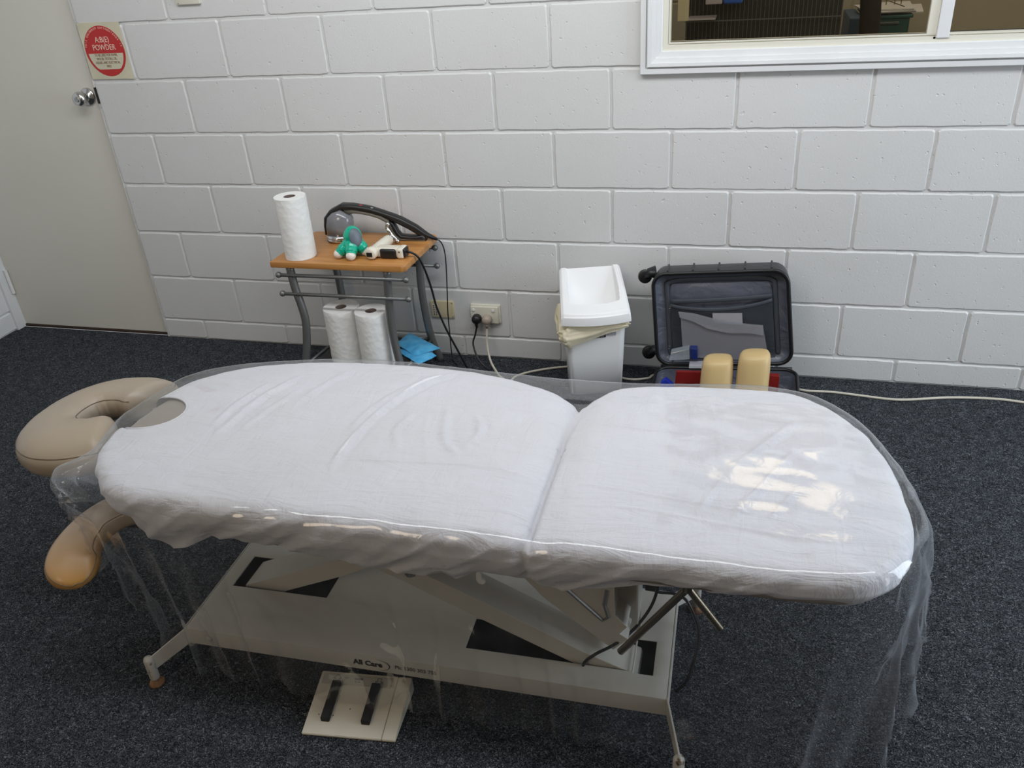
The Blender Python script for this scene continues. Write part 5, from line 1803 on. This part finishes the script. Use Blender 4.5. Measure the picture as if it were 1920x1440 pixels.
cv = MB()
grid_mesh(cv, A, kill, snap)
cvo = cv.build('table_cover', M['cotton'], smooth=True, origin=(0.12, -1.4, 0.44), recalc=False)
tag(cvo, 'wrinkled white fitted cotton cover stretched over the massage table', 'cover')
el = MB()
ep_ = []
for i in range(31):
    a = math.radians(-100 + 200 * i / 30)
    ep_.append((EC[0] + ER[0] * math.cos(a), EC[1] + ER[1] * math.sin(a), ZB + 0.0045 - 0.004 * (abs(a) / 1.75) ** 4))
el.tube(ep_, 0.0024, 8)
el.build('opening_hem', M['cotton'], cvo, smooth=True)

# ------------------------------------------------------------------ clear plastic sheet
FO = [(-0.800, -1.640), (-0.770, -1.560), (-0.785, -1.480), (-0.795, -1.400), (-0.785, -1.300), (-0.750, -1.190), (-0.660, -1.118), (-0.527, -1.074), (-0.356, -1.040), (-0.176, -1.034),
      (0.037, -1.050), (0.200, -1.066), (0.424, -1.062), (0.650, -1.036), (0.795, -1.050), (0.890, -1.118), (0.955, -1.215), (0.998, -1.360), (1.015, -1.500), (0.980, -1.612), (0.915, -1.682), (0.800, -1.706),
      (0.500, -1.706), (0.200, -1.706), (-0.100, -1.708), (-0.400, -1.712), (-0.590, -1.712), (-0.720, -1.700)]
FOS = [tuple(p) for p in catmull(FO, 8, True)]


def film_hem(P):
    th = P[:, 0]
    front = np.interp(th, [-0.82, -0.78, -0.70, -0.62, -0.50, -0.3, 0.0, 0.4, 0.7, 0.9, 1.03], [0.47, 0.42, 0.25, 0.07, 0.030, 0.035, 0.030, 0.028, 0.022, 0.020, 0.03])
    back = np.interp(th, [-0.82, -0.5, 0.5, 0.95, 1.03], [0.50, 0.30, 0.25, 0.28, 0.27])
    wgt = np.clip((-1.42 - P[:, 1]) / 0.22, 0, 1)
    side = np.clip((th - 0.93) / 0.05, 0, 1)
    left = np.clip((-0.70 - th) / 0.05, 0, 1) * (P[:, 1] > -1.62)
    z = back * (1 - wgt) + front * wgt
    return z * (1 - left) + 0.492 * left


def film_flare(P, arcl, t_):
    ph = arcl * 30 + 2.6 * np.sin(arcl * 7.3) + 1.2 * t_ * np.sin(arcl * 17)
    amp = 0.030 * t_ ** 1.2
    rightc = np.clip((P[:, 0] - 0.75) / 0.2, 0, 1)
    leftc = np.clip((-0.45 - P[:, 0]) / 0.15, 0, 1) * (P[:, 1] < -1.5)
    backm = np.clip((P[:, 1] + 1.45) / 0.25, 0, 1)
    amp = amp * (1 - 0.75 * backm)
    base_ = 0.006 * (1 - backm) + 0.02 * rightc * t_ * (1 - backm) - 0.045 * leftc * t_ - 0.03 * rightc * (P[:, 1] < -1.5) * t_ ** 2
    s_ = np.sin(ph)
    sharp = (1 - np.abs(s_)) ** 1.5 * 1.6 - 0.5 + 0.25 * np.sin(ph * 2.7 + 1) * t_
    return base_ * min(1, t_ * 6) + amp * (0.45 + 1.1 * np.maximum(rightc, leftc)) * sharp - 0.012 * t_


Af, Pf, Nf, af = slab(FOS, 620, 60, ZB + 0.004, 0.034, film_hem, crown=0.0095, flare=film_flare, side_n=34, rim_n=7)
nt_rows = 64
flat = Af[:nt_rows].reshape(-1, 3)
nz = vnoise(flat, (5.5, 5.5, 1), 2.0); nz2 = vnoise(flat, (15, 21, 1), 5.0)
Af[:nt_rows, :, 2] += (0.0045 * np.maximum(nz, -0.2) + 0.0018 * nz2 + 0.002).reshape(nt_rows, -1)
X_ = Af[:nt_rows + 3, :, 0]; Y_ = Af[:nt_rows + 3, :, 1]
Af[:nt_rows + 3, :, 2] -= 0.006 * np.exp(-((X_ - 0.303) / 0.05) ** 2) * (Y_ < -1.2)
allp = Af[58:].reshape(-1, 3)
cr1 = vnoise(allp, (9, 9, 14), 1.0); cr2 = vnoise(allp, (24, 24, 24), 6.0)
wv_ = np.repeat(np.clip((np.arange(Af.shape[0] - 58) - 1) / 8.0, 0, 1), Af.shape[1])
dv = (0.007 * cr1 + 0.0042 * cr2) * wv_
Af[58:, :, 0] += (dv * np.tile(Nf[:, 0], Af.shape[0] - 58)).reshape(-1, Af.shape[1])
Af[58:, :, 1] += (dv * np.tile(Nf[:, 1], Af.shape[0] - 58)).reshape(-1, Af.shape[1])
Af[58:70, :, 2] += 0.6 * np.abs(dv).reshape(-1, Af.shape[1])[:12] * np.linspace(1, 0.2, 12)[:, None]
fm = MB()
grid_mesh(fm, Af)
fmo = fm.build('plastic_sheet', M['film'], smooth=True, origin=(0.12, -1.4, 0.03), recalc=False)
tag(fmo, 'clear plastic sheet draped over the white cover and hanging near the carpet', 'plastic sheet')

# ------------------------------------------------------------------ foot control
FL, FR_, BR_, BL_ = Vector((-0.212, -1.792, 0)), Vector((0.000, -1.768, 0)), Vector((-0.010, -1.626, 0)), Vector((-0.224, -1.648, 0))
def fcp(u, v_, h=0.0):
    p = (FL * (1 - u) + FR_ * u) * (1 - v_) + (BL_ * (1 - u) + BR_ * u) * v_
    vv = min(v_, 1)
    return p + Vector((0, 0, 0.007 + 0.034 * vv + h))


fo = root('foot_control', (-0.11, -1.71, 0), 'cream foot control pad with two black pedals on the carpet before the base', 'foot control')
fb = MB()
u0, u1 = 0.0, 1.0
def wedge(mb, ua, ub, va, vb, h, bev=0.0012, gb=None):
    a, b_, c, d = fcp(ua, va, h), fcp(ub, va, h), fcp(ub, vb, h), fcp(ua, vb, h)
    lo = [Vector((p.x, p.y, 0.001 if gb is None else p.z - gb)) for p in (a, b_, c, d)]
    bm_ = bmesh.new()
    vs_ = [bm_.verts.new(p) for p in lo + [a, b_, c, d]]
    for f in ((3, 2, 1, 0), (4, 5, 6, 7), (0, 1, 5, 4), (1, 2, 6, 5), (2, 3, 7, 6), (3, 0, 4, 7)): bm_.faces.new([vs_[i] for i in f])
    if bev: bmesh.ops.bevel(bm_, geom=list(bm_.edges), offset=bev, segments=2, affect='EDGES')
    mb.bm(bm_)


wedge(fb, 0, 0.852, 0, 1, 0)
fbo = fb.build('pad_body', M['pedal_plate'], fo)
fb = MB(); wedge(fb, 0.856, 1.0, 0, 1, 0); fb.build('side_cover', M['pedal_plate'], fo)
fb = MB(); wedge(fb, 0.03, 0.80, 0.79, 0.96, 0.0007, 0, 0.001); fb.build('label_strip', M['pedal_strip'], fbo)
for (ua, ub) in ((0.165, 0.255), (0.600, 0.690)):
    pb_ = MB()
    wedge(pb_, ua, ub, 0.20, 0.815, 0.011, 0.001, 0.012)
    pbo = pb_.build('pedal', M['pedal_black'], fo)


def arrow(cu_, cv_, up_):
    pts = [(-0.5, 0), (0, 0.75), (0.5, 0), (0.24, 0), (0.24, -0.62), (-0.24, -0.62), (-0.24, 0)]
    s1, s2 = 0.085, 0.085
    P_ = [fcp(cu_ + x * s1 * 1.0, cv_ + y * s2 * (1 if up_ else -1), 0.0014) for x, y in pts]
    a_ = MB(); a_.tube(P_, 0.0006, 4, closed=True)
    a_.build('arrow_mark', M['print_black'], fbo)


arrow(0.195, 0.885, True)
arrow(0.660, 0.880, False)
lb = MB(); wedge(lb, 0.385, 0.475, 0.885, 0.915, 0.0014, 0, 0.0006); wedge(lb, 0.395, 0.415, 0.845, 0.858, 0.0014, 0, 0.0006); wedge(lb, 0.43, 0.455, 0.845, 0.858, 0.0014, 0, 0.0006)
lb.build('printed_badge', M['print_grey'], fbo)
hl = MB()
for (u, v_) in ((0.435, 0.42), (0.12, 0.30), (0.275, 0.30)):
    p = fcp(u, v_, 0.0005); hl.lathe([(0.0016, 0), (0, 0.0005)], p, (0, -0.2, 1), 10)
hl.build('screw_hole', M['sign_text'], fbo)
